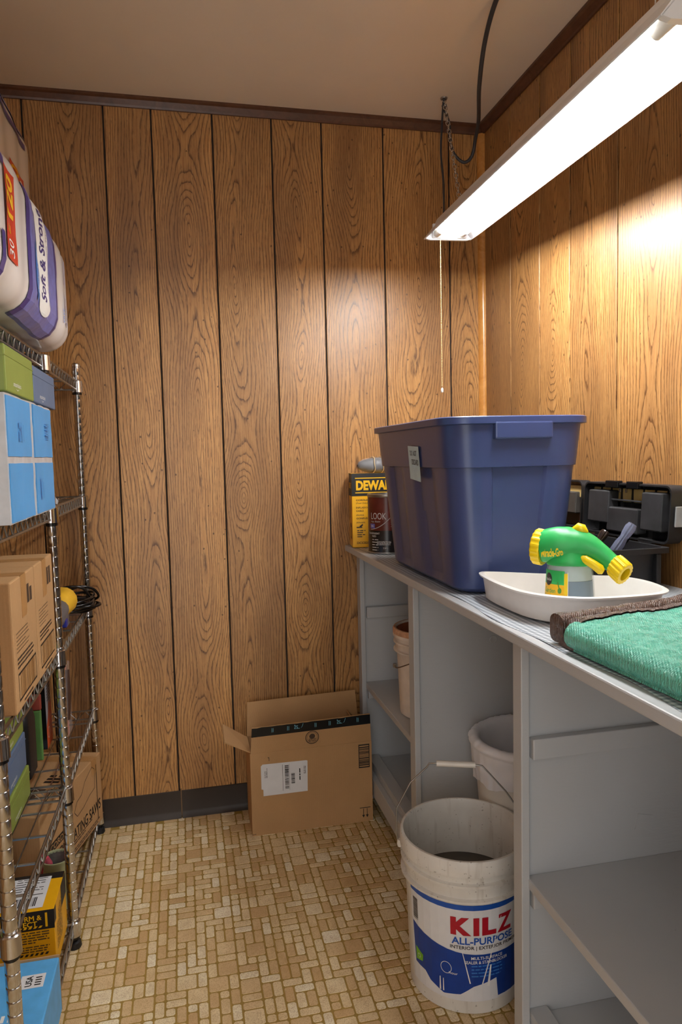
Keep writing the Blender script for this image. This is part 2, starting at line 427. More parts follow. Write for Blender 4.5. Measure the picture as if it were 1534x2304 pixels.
ge = [D-.006, 2.265, 2.065, 1.889, 1.661, 1.355, 1.15, .95, .76, .52, .30, .1, -.1, -.3, YF]
for b, a in zip(ge, ge[1:]): plank(wr, a, b, 'y', W)
wl = struct(MB().box(XL-.1, XL, YF, D, -.05, H+.05).build('wall_left', M_GROOVE), 'left wall of wood paneling behind the wire rack')
ge = [D-.006, 2.2, 1.95, 1.75, 1.5, 1.3, 1.05, .85, .6, .35, .1, -.2, YF]
for b, a in zip(ge, ge[1:]): plank(wl, a, b, 'yl', XL)
wf = struct(MB().box(.30, W+.1, YF-.1, YF, -.05, H+.05).build('wall_front_blocker', M_GROOVE), 'unseen wood paneled wall added behind the camera to block fill light')  # out of view, added to keep fill light off the cabinet side
for a, b in ((.30, .50), (.50, .72), (.72, .90), (.90, W-.006)): plank(wf, a, b, 'xf', YF)
struct(MB().box(XL-.1, W+.1, YF, D+.1, H, H+.08).build('ceiling', M_CEIL), 'flat tan painted ceiling')
def prism_x(prof, x0, x1): return [(x0, y, z) for y, z in prof], (x1-x0, 0, 0)
pr = [(D-.006, H), (D-.028, H), (D-.028, H-.008), (D-.022, H-.012), (D-.014, H-.026), (D-.012, H-.032), (D-.006, H-.032)]
mb = MB(); mb.slab(*prism_x(pr, XL, W-.006)); struct(mb.build('trim_1', M_CROWN), 'dark wood crown moulding on the back wall')
pr2 = [(W-(D-y), z) for y, z in pr]
mb = MB(); mb.slab([(x, YF, z) for x, z in pr2], (0, D-YF-.02, 0)); struct(mb.build('trim_2', M_CROWN), 'dark wood crown moulding on the right wall')
cp = [(W-.006, D-.006)]+[(W-.006-.021*math.sin(a), D-.006-.021*math.cos(a)) for a in [i*math.pi/16 for i in range(9)]]
mb = MB(); mb.slab([(x, y, .90) for x, y in cp], (0, 0, H-.90-.03)); struct(mb.build('trim_3', M_CORNER, smooth=.6), 'glossy quarter-round moulding in the wall corner')
struct(MB().box(W-.026, W-.006, .2, D-.03, 1.118, 1.152).build('trim_4', M_PINE, bevel=.002), 'pale pine rail along the right wall above the counter')
def cove(x0, x1):
    p = [(D-.006, .094), (D-.0095, .092), (D-.0095, .022), (D-.013, .010), (D-.024, .001), (D-.006, .001)]
    m = MB(); m.slab([(x0, y, z) for y, z in p], (x1-x0, 0, 0)); return m
bb = struct(cove(XL, -.0475).build('baseboard_back', M_BASE, smooth=.7), 'black vinyl cove baseboard')
cove(-.0440, .62).build('base_strip', M_BASE, bb, smooth=.7)
MB().box(-.0475, -.0440, D-.010, D-.006, .001, .100).build('joint', M_JOINT, bb)

# ================================================================ WORKBENCH
CX = .60; YP = [(2.467, 2.422), (1.872, 1.828), (1.229, 1.194), (.48, .44)]; TOPZ = .93
cab = thing('workbench_cabinet', 'grey painted open cabinet under the long worktop', 'cabinet', (.85, 1.45, 0))
xb = W-.008
for (a, b) in YP:
    MB().box(CX, CX+.017, b, a, 0, TOPZ-.021).build('post', M_PAINT, cab, bevel=.002)
    MB().box(CX+.017, xb, b+.012, b+.030, 0, TOPZ-.021).build('divider_panel', M_PAINT, cab)
MB().box(xb-.006, xb, .45, 2.455, 0, TOPZ-.021).build('back_panel', M_PAINT, cab)
for k in (0, 2):
    y1 = YP[k][1]+.012; y0 = YP[k+1][1]+.030
    MB().box(CX+.014, xb-.006, y0, y1, .418, .438).build('shelf', M_PAINT, cab, bevel=.002)
    MB().box(CX+.018, xb-.006, y0, y1, .135, .153).build('bottom_board', M_PAINT, cab, bevel=.0015)
    ya = YP[k+1][0]; yb_ = YP[k][1]
    MB().box(CX, CX+.018, ya, yb_, .078, .140).build('bottom_rail', M_PAINT, cab, bevel=.002)
    MB().box(CX+.018, CX+.058, y0, y1, .153, .166).build('inner_strip', M_PAINT, cab, bevel=.0015)
    MB().box(CX+.022, xb-.006, y1-.018, y1, .672, .712).build('cleat', M_PAINT, cab, bevel=.002)
    MB().box(CX+.022, xb-.006, y1-.018, y1, .378, .418).build('cleat', M_PAINT, cab, bevel=.002)
for k in range(3):
    MB().box(CX+.002, CX+.018, YP[k+1][0], YP[k][1], TOPZ-.036, TOPZ-.021).build('apron', M_PAINT, cab)
q_ = MB().box(-.019, .019, -.001, .001, -.016, .016).build('painted_label', M_PAINT, cab, world=False); q_.location = Vector((.871, 1.2055, .509))-cab.location; q_.rotation_euler = (0, .22, 0)
q_ = MB().lathe([(.012, 0), (.012, .0012), (.010, .0022), (.008, .0014), (0, .0014)], 20, axis='y').build('painted_knot', M_PAINT, cab, world=False, smooth=.8); q_.location = Vector((.840, 1.8400, .724))-cab.location; q_.rotation_euler = (0, 0, math.pi)
tp_ = tag(MB().box(.563, W-.006, .40, D-.006, TOPZ-.021, TOPZ).build('worktop', M_PAINT, loc=(.84, 1.45, TOPZ-.021), bevel=.003), 'long grey painted worktop with a rounded front edge', 'worktop')
def linf(u, v):
    y = .42+u*(D-.012-.42); x0 = .581+.006*math.sin(y*9)+.004*math.sin(y*23+1)
    x = x0+(W-.012-x0)*v; z = TOPZ+.0006+(.0012*max(0, math.sin(y*31))*(1-v)**8)
    return (x, y, z)
lin_o = MB().grid(linf, 120, 10).build('shelf_liner', M_LINER, loc=(.84, 1.45, TOPZ), smooth=1)
tag(lin_o, 'grey and white checked vinyl liner covering the worktop', 'shelf liner')

# ================================================================ WIRE RACK
RX, RB = -.318, -.672; RY = [2.447, 1.865, 1.290]; RXF = [-.318, -.318, -.325]; SZ = [1.512, 1.142, .785, .432, .074]
rack = thing('wire_shelving_rack', 'chrome wire shelving rack with ribbed posts along the left wall', 'shelving', (-.495, 1.85, 0))
prof = [(.0122, .03)]; z = .03
while z < 1.545:
    prof += [(.0127, z+.002), (.0127, z+.0224), (.0113, z+.0232), (.0113, z+.0246)]; z += .0254
prof += [(.0127, z), (.0127, z+.008), (.010, z+.011)]
pm = MB().lathe(prof, 16).mesh('post', smooth=.5); pm.materials.append(M_CHROME)
pf = [p for p in prof if p[1] < 1.508]+[(.0127, 1.509), (.010, 1.511)]
pms = MB().lathe(pf, 16).mesh('post', smooth=.5); pms.materials.append(M_CHROME)
fm = MB().lathe([(.016, 0), (.018, .004), (.016, .016), (.008, .020), (.008, .032)], 16).mesh('foot', smooth=.6); fm.materials.append(M_BLACKP)
cm = MB().lathe([(.0145, -.022), (.0185, -.020), (.0175, .016), (.0150, .018)], 16).mesh('collar', smooth=.6); cm.materials.append(M_CHROME)
cm2 = MB().lathe([(.0140, -.028), (.0152, -.027), (.0152, -.021), (.0140, -.020)], 16).mesh('clip', smooth=.6); cm2.materials.append(M_BLACKG)
def child(me, name, parent, wl):
    o = bpy.data.objects.new(name, me); COL.objects.link(o); o.parent = parent
    p = parent; off = Vector((0, 0, 0))
    while p is not None: off += p.location; p = p.parent
    o.location = Vector(wl)-off; return o
for y, xf in zip(RY, RXF):
    for x in (xf, RB):
        po = child(pm if y > 2.2 else pms, 'post', rack, (x, y, 0)); child(fm, 'foot', po, (x, y, 0))
        for zs in SZ:
            c = child(cm, 'collar', rack, (x, y, zs-.0195)); child(cm2, 'clip', c, (x, y, zs-.0195))
def wires(y0, y1, xa, xb_, zs):        # xa, xb_: front edge at the near and far post
    m = MB(); zt, zb = zs-.004, zs-.032; a, b = y0+.010, y1-.010; r1 = .0032
    def P(f, y, z): xf = xa+(xb_-xa)*(y-y0)/(y1-y0); return (xf+(RB-xf)*f, y, z)
    for f in (0, 1):
        m.tube([P(f, a, zt), P(f, b, zt)], r1, 6); m.tube([P(f, a, zb), P(f, b, zb)], r1, 6)
        n = int((b-a)/.022); m.tube([P(f, a+(b-a)*k/n, zt if k % 2 else zb) for k in range(n+1)], .0019, 5)
    for y in (a+.004, b-.004):
        m.tube([P(0, y, zt), P(1, y, zt)], r1, 6); m.tube([P(0, y, zb), P(1, y, zb)], r1, 6)
        n = 14; m.tube([P(k/n, y, zt if k % 2 else zb) for k in range(n+1)], .0019, 5)
    for k in range(1, 5): yy = a+(b-a)*k/5; m.tube([P(0, yy, zs-.0075), P(1, yy, zs-.0075)], .0028, 6)
    n = 9
    for k in range(1, n): m.tube([P(k/n, a, zs-.0025), P(k/n, b, zs-.0025)], .0018, 5)
    return m
for zs in SZ:
    for k in (0, 1): wires(RY[k+1], RY[k], RXF[k+1], RXF[k], zs).build('wire_shelf', M_STEEL, rack, smooth=.8)

# ---- boxes: helper for closed cartons given in local coords with the base at z=0
def carton(name, label, cat, loc, dx, dy, dz, mat, rotz=0, group=None, bev=.0015, part='box', flaps=True, seam=None):
    t = thing(name, label, cat, loc, rotz, group)
    b = MB().box(-dx/2, dx/2, -dy/2, dy/2, 0, dz).build(part, mat, t, world=False, bevel=bev, seg=2)
    return t
# slim green and blue storage boxes
M_GBOX = flat('olive_green_card', (132, 148, 66), .48, var=.06, vs=14); M_BBOX = flat('slate_blue_card', (92, 114, 146), .48, var=.06, vs=14)
def slim(name, label, mat, x1, y0, y1, z0, z1, w=.25, rot=0, shift=0):
    dy, dz = y1-y0, z1-z0
    t = carton(name, label, 'box', (x1-w/2, (y0+y1)/2, z0), w, dy, dz, mat, rot, 'slim storage boxes on the wire rack', bev=.003)
    MB().box(-w/2-.0008, w/2+.0008, -dy/2-.0008, dy/2+.0008, dz-.020, dz-.0185).build('lid_seam', M_BROWNINK if False else mat, t, world=False)
    s = Sheet(t, face_aisle(w/2, -dy/2, 0))
    s.text('lettering', M_WHITE, 'amazonbasics', dy*.36, dz*.22, .062, .0085)
    s.poly('lettering', M_WHITE, [(dy*.36-.014, dz*.22-.007), (dy*.36, dz*.22-.011), (dy*.36+.014, dz*.22-.007), (dy*.36, dz*.22-.0095)], .0007)
    s.flush(); return t
# shelf two
slim('storage_box', 'olive green slim box lying on the clear-wrapped blue packs', M_GBOX, -.2875, 1.332, 1.569, 1.3745, 1.456)
slim('storage_box', 'slate blue slim box lying on the clear-wrapped blue packs', M_BBOX, -.2875, 1.572, 1.822, 1.3745, 1.450)
M_PACKB = flat('sky_blue_wrap', (74, 160, 226), .38, var=.06, vs=10, bump=.25, bs=35)
M_PACKW = flat('cloudy_wrap', (196, 198, 202), .22, var=.12, vs=25, bump=.5, bs=40)
t = thing('wrapped_bundle', 'bundle of four sky blue packs shrink-wrapped two by two in clear plastic', 'package', (-.41, 1.532, SZ[1]))
def puffy(x0, x1, y0, y1, z0, z1, amp=.003, nu=8, seed=0):   # soft-sided block
    m = MB()
    def f(p):
        n = mnoise.noise(Vector(p)*28+Vector((seed, 0, 0)))*amp
        c = Vector(((x0+x1)/2, (y0+y1)/2, (z0+z1)/2)); d = (Vector(p)-c).normalized(); return Vector(p)+d*n
    for ax in range(3):
        for s_ in (0, 1):
            def g(u, v):
                r = [0, 0, 0]; lo = (x0, y0, z0); hi = (x1, y1, z1); a, b = [i for i in range(3) if i != ax]
                r[ax] = hi[ax] if s_ else lo[ax]; r[a] = lo[a]+(hi[a]-lo[a])*u; r[b] = lo[b]+(hi[b]-lo[b])*v; return f(r)
            m.grid(g, nu, nu)
    return m
puffy(-.53, -.2890, 1.313, 1.752, 1.1445, 1.3715, .0022, 12).build('clear_wrap', M_PACKW, t, weld=True, smooth=.8)
for k, (ya, yb_) in enumerate(((1.322, 1.518), (1.547, 1.746))):
    for j, (za, zb) in enumerate(((1.147, 1.250), (1.262, 1.368))):
        puffy(-.40, -.2870, ya, yb_, za, zb, .0018, 8, seed=k*3+j).build('blue_pack', M_PACKB, t, weld=True, smooth=.8)
s = Sheet(t, lambda u, v, n: (-.2845+n+.41, u-1.532, v-SZ[1])); M_DBLUE = flat('faint_blue_print', (58, 140, 208), .4)
s.bars('barcode', M_DBLUE, 1.66, 1.70, 1.30, 1.335, 9, 'v', .0003, 3); s.lines('small_print', M_DBLUE, 1.40, 1.44, 1.29, 1.34, 3, .5, .0003, 5, 'v'); s.lines('small_print', M_DBLUE, 1.58, 1.61, 1.175, 1.22, 2, .5, .0003, 7, 'v'); s.flush()
def mat_film(name, c, alpha=.45, rough=.15):
    g = G(name); o = g.obj(); g.set(Base_Color=lin(c), Roughness=rough, Alpha=alpha); g.bump(g.noise(o, 60, 3), .5, .003); return g.m
M_FILM = mat_film('clear_film', (220, 222, 226), .5)
mb = MB()
def bagf(u, v):
    a = u*2*math.pi; r = .042*(1-v**2*.85)+.008*mnoise.noise(Vector((math.cos(a)*2, math.sin(a)*2, v*4)))
    return (-.355+r*math.cos(a), 1.935+r*.9*math.sin(a), SZ[1]+.001+v*.072+.006*mnoise.noise(Vector((u*6, v*5, 1))))
tag(mb.grid(bagf, 20, 8).build('plastic_bag', M_FILM, loc=(-.355, 1.935, SZ[1]), smooth=1.2), 'crumpled clear plastic bag beside the sky blue packs', 'bag')

# bath tissue packs on the top shelf
M_TP = flat('tissue_film', (228, 224, 222), .2, var=.03, vs=9, bump=.35, bs=22)
M_PURP = flat('print_purple', (66, 58, 132), .3); M_LILAC = flat('print_lilac', (112, 116, 184), .3, var=.15, vs=60); M_RED = flat('print_red', (206, 62, 34), .35); M_SKY = flat('print_sky', (60, 124, 206), .35)
def tissue(name, label, x0, x1, y0, y1, z0, z1, R=.055, zp=None):
    t = thing(name, label, 'tissue pack', ((x0+x1)/2, (y0+y1)/2, z0), group='bath tissue packs')
    hx, hz, hy = (x1-x0)/2, (z1-z0)/2, (y1-y0)/2
    def cs(a_, sc):           # rounded rectangle section in x,z
        pts = []; r = R
        for qx, qz, a0 in ((1, 1, 0), (-1, 1, 90), (-1, -1, 180), (1, -1, 270)):
            for k in range(7):
                a = math.radians(a0+15*k); pts.append((qx*(hx-r)+r*math.cos(a), qz*(hz-r)+r*math.sin(a)))
        return [(x*sc, zz*sc) for x, zz in pts]
    vs = []; fs = []; rows = 0; n = 28; E = .06
    for k in range(41):
        f = k/40; y = -hy+2*hy*f; d = min(y+hy, hy-y)
        ins = 0 if d >= E else E-math.sqrt(max(0, E*E-(E-d)**2)); sc = 1-ins/hx*.95
        bul = 1+.010*math.sin((y+hy)/.115*2*math.pi)
        for i, (x, zz) in enumerate(cs(0, sc)):
            w = .003*mnoise.noise(Vector((x*14, y*14, zz*20))); vs.append((x*bul+w, y, hz+zz*bul+w))
        rows += 1
    for j in range(rows-1):
        for i in range(n): fs.append((j*n+i, j*n+(i+1) % n, (j+1)*n+(i+1) % n, (j+1)*n+i))
    fs += [tuple(range(n)), tuple((rows-1)*n+i for i in range(n-1, -1, -1))]
    MB().add(vs, fs).build('wrapped_rolls', M_TP, t, world=False, smooth=1.0)
    fl_ = hz-R
    def mp(u, v, nn):         # u = distance from the near end away from the viewer, v = height along the section around the aisle face
        y = -hy+u; d = min(y+hy, hy-y); ins = 0 if d >= E else E-math.sqrt(max(0, E*E-(E-d)**2)); sc = 1-ins/hx*.95
        bul = 1+.010*math.sin((y+hy)/.115*2*math.pi); r = R
        if abs(v) <= fl_: x, zz, nx, nz = hx, v, 1, 0
        else:
            a = min((abs(v)-fl_)/r, 1.5); sg = 1 if v > 0 else -1; nx, nz = math.cos(a), math.sin(a)*sg
            x, zz = hx-r+r*math.cos(a), sg*(fl_+r*math.sin(a))
        x *= sc*bul; zz *= sc*bul; w = .003*mnoise.noise(Vector((x*14, y*14, zz*20)))
        return (x+w+nx*(nn+.0012), y, hz+zz+w+nz*(nn+.0012))
    return t, mp, fl_
tA, mp, fl_ = tissue('tissue_pack', 'plastic-wrapped bath tissue pack with purple band standing on the top rack shelf', -.61, -.252, 1.06, 1.905, SZ[0]+.004, 1.772)
s = Sheet(tA, mp, .02); HT = fl_+.075; LA = 1.905-1.06
def F(a, b=None): return LA-a if b is None else (LA-b, LA-a)
s.rect('print', M_LILAC, *F(.235, .50), -HT, -.06, .0002); s.rect('print', M_LILAC, *F(.235, .305), -.06, HT, .0002); s.rect('print', M_LILAC, *F(.425, .50), -.06, HT, .0002)
for a, b in ((.215, .238), (.495, .515)): s.rect('band', M_PURP, *F(a, b), -HT, HT, .0006)
s.rect('print', M_WHITE, *F(.305, .425), -.075, .12, .0008); s.disc('print', M_WHITE, F(.365), -.075, .06, .03, .0008)
s.text('lettering', M_PURP, 'Soft & Strong', F(.378), .010, .175, .050, 90, .0014, .02)
s.text('lettering', M_PURP, 'Premium Bath Tissue', F(.330), .020, .140, .014, 90, .0014)
s.disc('print', M_SKY, F(.445), -.035, .022, .055, .0012); s.text('lettering', M_WHITE, "Member's Mark", F(.445), -.035, .080, .016, 90, .0016)
s.rect('print', M_RED, *F(.612, .682), -.070, .072, .0008); s.text('lettering', M_YELLOW, '120', F(.647), .032, .062, .050, 90, .0014, .03); s.text('lettering', M_WHITE, '30', F(.647), -.050, .028, .034, 90, .0014)
s.text('lettering', M_YELLOW, '=', F(.647), -.018, .014, .014, 90, .0014)
s.rect('band', M_PURP, *F(.675, .705), .065, HT, .0006); s.rect('band', M_PURP, *F(.70, .72), -HT, -.04, .0006)
s.bars('barcode', M_LILAC, *F(.075, .125), -.075, .0, 12, 'v', .001, 5); s.lines('small_print', M_LILAC, *F(.07, .12), .02, .08, 5, .4, .001, 4, 'v'); s.text('lettering', M_SKY, 'FREE', F(.145), -.06, .03, .012, 90, .001)
s.flush()
tB, mp, fl_ = tissue('tissue_pack', 'upper bath tissue pack stacked on the purple-banded pack', -.62, -.318, 1.30, 1.885, 1.777, 2.018)
s = Sheet(tB, mp, .02); HT = fl_+.07; LA = .585
s.rect('print', M_RED, *F(.135, .265), -.082, -.022, .0008); s.text('lettering', M_YELLOW, '120', F(.225), -.050, .05, .06, 90, .0014, .02); s.text('lettering', M_WHITE, '30', F(.16), -.050, .038, .030, 90, .0014)
s.rect('band', M_PURP, *F(.10, .46), .056, .070, .0006); s.rect('print', M_LILAC, *F(.08, .46), .085, HT, .0006); s.disc('print', M_SKY, F(.17), .105, .03, .018, .001)
s.flush()

# shelf three: two brown cartons, power tool, coiled cable
def shelf_carton(label, y0, y1, seed):
    dy = y1-y0; t = carton('carton', label, 'box', (-.313-.155, (y0+y1)/2, SZ[2]), .31, dy, .248, M_CARDL, group='brown cartons on the third rack shelf', bev=.003)
    MB().box(-.155, .1555, -.022, .022, .2478, .2486).build('tape', M_CARDT, t, world=False)
    MB().box(.1548, .1556, -.022, .022, .165, .2486).build('tape', M_CARDT, t, world=False)
    s = Sheet(t, face_aisle(.155, -dy/2, 0))
    s.lines('print', M_FADED, dy*.12, dy*.62, .108, .150, 6, .3, .0006, seed); s.lines('print', M_BROWNINK, dy*.12, dy*.8, .078, .102, 3, .5, .0006, seed+4)
    for a, b, c, d in ((.12, .88, .018, .022), (.12, .88, .067, .071)): s.rect('print', M_BLACK, dy*a, dy*b, c, d)
    s.rect('print', M_BLACK, dy*.12, dy*.13, .018, .071); s.rect('print', M_BLACK, dy*.87, dy*.88, .018, .071)
    s.bars('print', M_CARDT, dy*.2, dy*.82, .022, .067, 14, 'u', .0006, seed); s.lines('print', M_BROWNINK, dy*.3, dy*.7, .006, .013, 1, .6, .0006, seed)
    s.lines('print', M_BROWNINK, dy*.62, dy*.86, .185, .225, 2, .7, .0006, seed, 'v'); s.flush()
    s = Sheet(t, face_top(.248, -.155, -dy/2)); s.ring('print', M_BROWNINK, .10, dy*.62, .045, .022, .004); s.lines('print', M_BROWNINK, .075, .125, dy*.58, dy*.66, 2, .5); s.flush()
    return t
M_CARDT = flat('carton_tape', (178, 134, 84), .35, var=.05); M_FADED = flat('faded_ink', (122, 94, 66), .7)
shelf_carton('brown taped carton on the third rack shelf, the one beside the middle post', 1.602, 1.812, 3)
shelf_carton('brown taped carton on the third rack shelf, the one farther from the paneled back wall', 1.385, 1.598, 9)
M_TOOLY = flat('tool_yellow', (226, 178, 46), .45); M_TOOLG = flat('tool_grey', (98, 94, 96), .5, var=.1); M_ALU = flat('cast_aluminium', (196, 194, 188), .42, .6, var=.06); M_BLUE = flat('blue_trim', (34, 44, 140), .4)
t = thing('power_tool', 'yellow and grey hand tool with a square metal nose beside the brown cartons', 'tool', (-.35, 2.06, SZ[2]))
mb = MB(); mb.tube([(-.352, 2.10, .836), (-.352, 2.13, .845), (-.350, 2.17, .850), (-.350, 2.21, .842), (-.352, 2.235, .828)], [.026, .036, .040, .034, .018], 14); mb.build('housing', M_TOOLY, t, smooth=1)
mb = MB(); mb.tube([(-.352, 1.985, .824), (-.352, 2.02, .828), (-.352, 2.06, .834), (-.352, 2.105, .838)], [.024, .029, .031, .028], 14); mb.build('motor', M_TOOLG, t, smooth=1)
MB().box(-.378, -.330, 1.93, 1.985, .7855, .850).build('nose', M_ALU, t, bevel=.006); MB().lathe([(.016, 1.931), (.016, 1.915), (.012, 1.915), (.012, 1.9295), (0, 1.9295)], 20, (-.354, 0, .815), axis='y', caps=False).build('nose_socket', M_ALU, t, smooth=.6)
MB().box(-.336, -.322, 2.03, 2.06, .800, .822).build('trigger', M_BLUE, t, bevel=.003)
mb = MB(); mb.box(-.372, -.332, 2.10, 2.15, .7855, .815); mb.build('foot_plate', M_TOOLG, t, bevel=.003)
mb = MB(); rg = random.Random(3); pts = []
for k in range(7):
    a0 = rg.uniform(0, 6)
    for j in range(10):
        a = 2*math.pi*j/10; r = .066+.010*math.sin(a*2+k)+.004*k % .012
        pts.append((-.352+r*1.05*math.cos(a), 2.318+r*1.0*math.sin(a), SZ[2]+.0095+.0065*k+.004*math.sin(a*3+k*2)))
mb.tube(smoothpath(pts, 4), .0042, 8)
mb.tube(smoothpath([(-.42, 2.30, .83), (-.40, 2.28, .855), (-.35, 2.27, .872), (-.31, 2.28, .865), (-.295, 2.30, .835), (-.30, 2.33, .815)], 8), .0045, 8)
mb.tube(smoothpath([(-.39, 2.33, .82), (-.36, 2.31, .85), (-.32, 2.31, .865), (-.285, 2.33, .852), (-.272, 2.35, .825), (-.29, 2.37, .81)], 8), .0042, 8)
tag(mb.build('coiled_cable', M_BLACKG, loc=(-.352, 2.318, SZ[2]), smooth=1.2), 'black coiled cable lying on the third shelf of the wire rack', 'cable')

# shelf four
slim('storage_box', 'olive green slim box at the bottom of the three-box stack', M_GBOX, -.397, 1.630, 1.842, SZ[3]+.0005, .507, .24)
slim('storage_box', 'slate blue slim box in the middle of the three-box stack', M_BBOX, -.402, 1.628, 1.842, .5075, .592, .24)
slim('storage_box', 'olive green slim box on top of the three-box stack', M_GBOX, -.405, 1.625, 1.842, .5925, .672, .24)
t = thing('jug', 'black plastic jug standing beside the stack of slim boxes', 'jug', (-.47, 1.955, SZ[3]))
mb = MB()
def rrect(hx, hy, r, k=5):
    out = []
    for qx, qy, a0 in ((1, 1, 0), (-1, 1, 90), (-1, -1, 180), (1, -1, 270)):
        for i in range(k):
            a = math.radians(a0+90*i/(k-1)); out.append((qx*(hx-r)+r*math.cos(a), qy*(hy-r)+r*math.sin(a)))
    return out
def loft(mb, secs, close=True):       # secs: list of rings (same count) of 3d points
    n = len(secs[0]); vs = [p for s_ in secs for p in s_]; fs = []
    for j in range(len(secs)-1):
        for i in range(n): fs.append((j*n+i, j*n+(i+1) % n, (j+1)*n+(i+1) % n, (j+1)*n+i))
    if close: fs += [tuple(range(n-1, -1, -1)), tuple((len(secs)-1)*n+i for i in range(n))]
    return mb.add(vs, fs)
loft(mb, [[(-.47+x, 1.955+y, z) for x, y in rrect(hx, hy, r)] for hx, hy, r, z in ((.055, .050, .018, .4325), (.062, .056, .02, .438), (.062, .056, .02, .575), (.058, .050, .02, .600), (.035, .030, .018, .622), (.022, .022, .018, .630))])
mb.build('body', M_BLACKP, t, smooth=.9); MB().lathe([(.023, .628), (.023, .652), (.020, .655)], 20, (-.47, 1.955, 0)).build('cap', M_BLACKG, t, smooth=.6)
M_PGREEN = flat('packet_green', (92, 136, 72), .35, var=.15, vs=25); M_PRED = flat('packet_red', (150, 66, 52), .4); M_PORANGE = flat('packet_orange', (214, 92, 42), .35, var=.12, vs=30); M_PGREY = flat('packet_grey', (164, 166, 170), .4)
t = thing('seed_packet', 'green and red printed packet standing behind the black jug', 'packet', (-.43, 2.048, SZ[3]))
MB().box(-.50, -.402, 2.040, 2.052, .4325, .575).build('pouch', M_PGREEN, t, bevel=.004); MB().box(-.501, -.401, 2.0392, 2.0525, .575, .618).build('header', M_PRED, t, bevel=.003)
t = thing('flat_box', 'upright grey and orange product box with a black side', 'box', (-.445, 2.17, SZ[3]))
MB().box(-.485, -.405, 2.122, 2.205, .4325, .700).build('box', M_PGREY, t, bevel=.0015)
MB().box(-.4855, -.4045, 2.1212, 2.1222, .4325, .700).build('side_panel', M_BLACKG, t)
s = Sheet(t, lambda u, v, n: (.04+n, -.048+u, v)); s.poly('print', M_PORANGE, [(0, 0), (.083, 0), (.083, .13), (.06, .115), (.045, .128), (.03, .09), (0, .06)]); s.rect('print', flat('print_brown', (96, 54, 38), .5), .0, .05, .205, .255)
s.ring('lettering', M_WHITE, .03, .04, .016, .016, .002); s.rect('print', M_WHITE, .006, .044, .214, .216, .0008); s.rect('print', M_WHITE, .006, .044, .246, .248, .0008); s.lines('lettering', M_BLACK, .02, .075, .13, .19, 7, .35); s.flush()
t = thing('blister_pack', 'red and orange blister pack of tools behind the middle rack post', 'packet', (-.36, 2.19, SZ[3]))
MB().box(-.376, -.362, 2.14, 2.235, .4325, .70).build('backing_card', M_PORANGE, t, bevel=.001)
mb = MB(); mb.tube([(-.356, 2.16, .50), (-.354, 2.17, .57), (-.356, 2.19, .64)], [.010, .013, .010], 10); mb.build('tool_body', flat('dark_brown_grip', (74, 52, 42), .4), t, smooth=1)
MB().box(-.3618, -.350, 2.15, 2.225, .45, .66).build('blister', mat_film('thin_blister', (220, 222, 226), .16), t, bevel=.004)

# bottom shelf
t = thing('carton', 'long brown saw carton lying skewed on the bottom rack shelf', 'box', (0, 0, SZ[4]))
ang = math.atan2(-.113, .415); L_, WD_, HH = .428, .245, .224
ca, sa = math.cos(ang), math.sin(ang)   # local y along the long side
t.location = (-.411+.113/2-ca*WD_/2, 1.985+.2075-sa*WD_/2*-1*-1, SZ[4]); t.rotation_euler = (0, 0, ang)
MB().box(-WD_/2, WD_/2, -L_/2, L_/2, 0, HH).build('box', M_CARDL, t, world=False, bevel=.003)
MB().box(-WD_/2-.0004, WD_/2+.0004, L_/2-.075, L_/2-.035, HH-.05, HH+.0006).build('tape', M_CARDT, t, world=False)
s = Sheet(t, face_aisle(WD_/2, -L_/2, 0))
s.text('lettering', M_BLACK, 'RECIPROCATING SAWS', .225, .063, .37, .034, 0, .0007, .012); s.rect('print', M_BLACK, .035, .185, .090, .116); s.text('lettering', M_CARDL, 'CORDED', .11, .103, .12, .017, 0, .0012, .01)
s.lines('print', M_BROWNINK, .16, .34, .030, .046, 2, .5); s.lines('print', M_BROWNINK, .06, .40, .008, .022, 2, .5)
s.poly('print', M_BLACK, [(.004, .02), (.004, .10), (.014, .13), (.022, .07), (.03, .13), (.036, .10), (.036, .05), (.022, .02)])
out = [(.215, .125), (.235, .15), (.27, .155), (.30, .185), (.355, .205), (.375, .19), (.37, .13), (.33, .125), (.28, .11), (.235, .105)]
for a, b in zip(out, out[1:]+out[:1]):
    dx, dy = b[0]-a[0], b[1]-a[1]; l = math.hypot(dx, dy); nx, ny = -dy/l*.0011, dx/l*.0011
    s.poly('print', M_BROWNINK, [(a[0]+nx, a[1]+ny), (b[0]+nx, b[1]+ny), (b[0]-nx, b[1]-ny), (a[0]-nx, a[1]-ny)])
s.rect('print', M_BROWNINK, .385, .39, .02, .2); s.flush()
s = Sheet(t, face_top(HH, -WD_/2, -L_/2)); s.lines('print', M_BROWNINK, .08, .22, .10, .17, 2, .7); s.lines('print', M_BLACK, .16, .235, .20, .26, 3, .6); s.flush()
carton('carton', 'small plain brown carton between the yellow carton and the saw carton', 'box', (-.565, 1.938, SZ[4]), .16, .085, .185, M_CARD)
t = thing('tin_can', 'open pale green tin holding pink odds and ends behind the yellow box', 'tin can', (-.364, 1.940, SZ[4]))
TCX, TCY = -.364, 1.940
MB().lathe([(.034, .0), (.037, .002), (.037, .128), (.0395, .131), (.0395, .134), (.0355, .134), (.035, .128)], 32, (TCX, TCY, SZ[4]), caps=False).build('can', flat('pale_green_tin', (176, 186, 148), .4, .2), t, smooth=.7)
MB().lathe([(.0352, .130), (.0345, .06), (0, .06)], 24, (TCX, TCY, SZ[4]), caps=False).build('lining', flat('bare_tin', (150, 148, 142), .4, .7, var=.2, vs=60), t, smooth=.7)
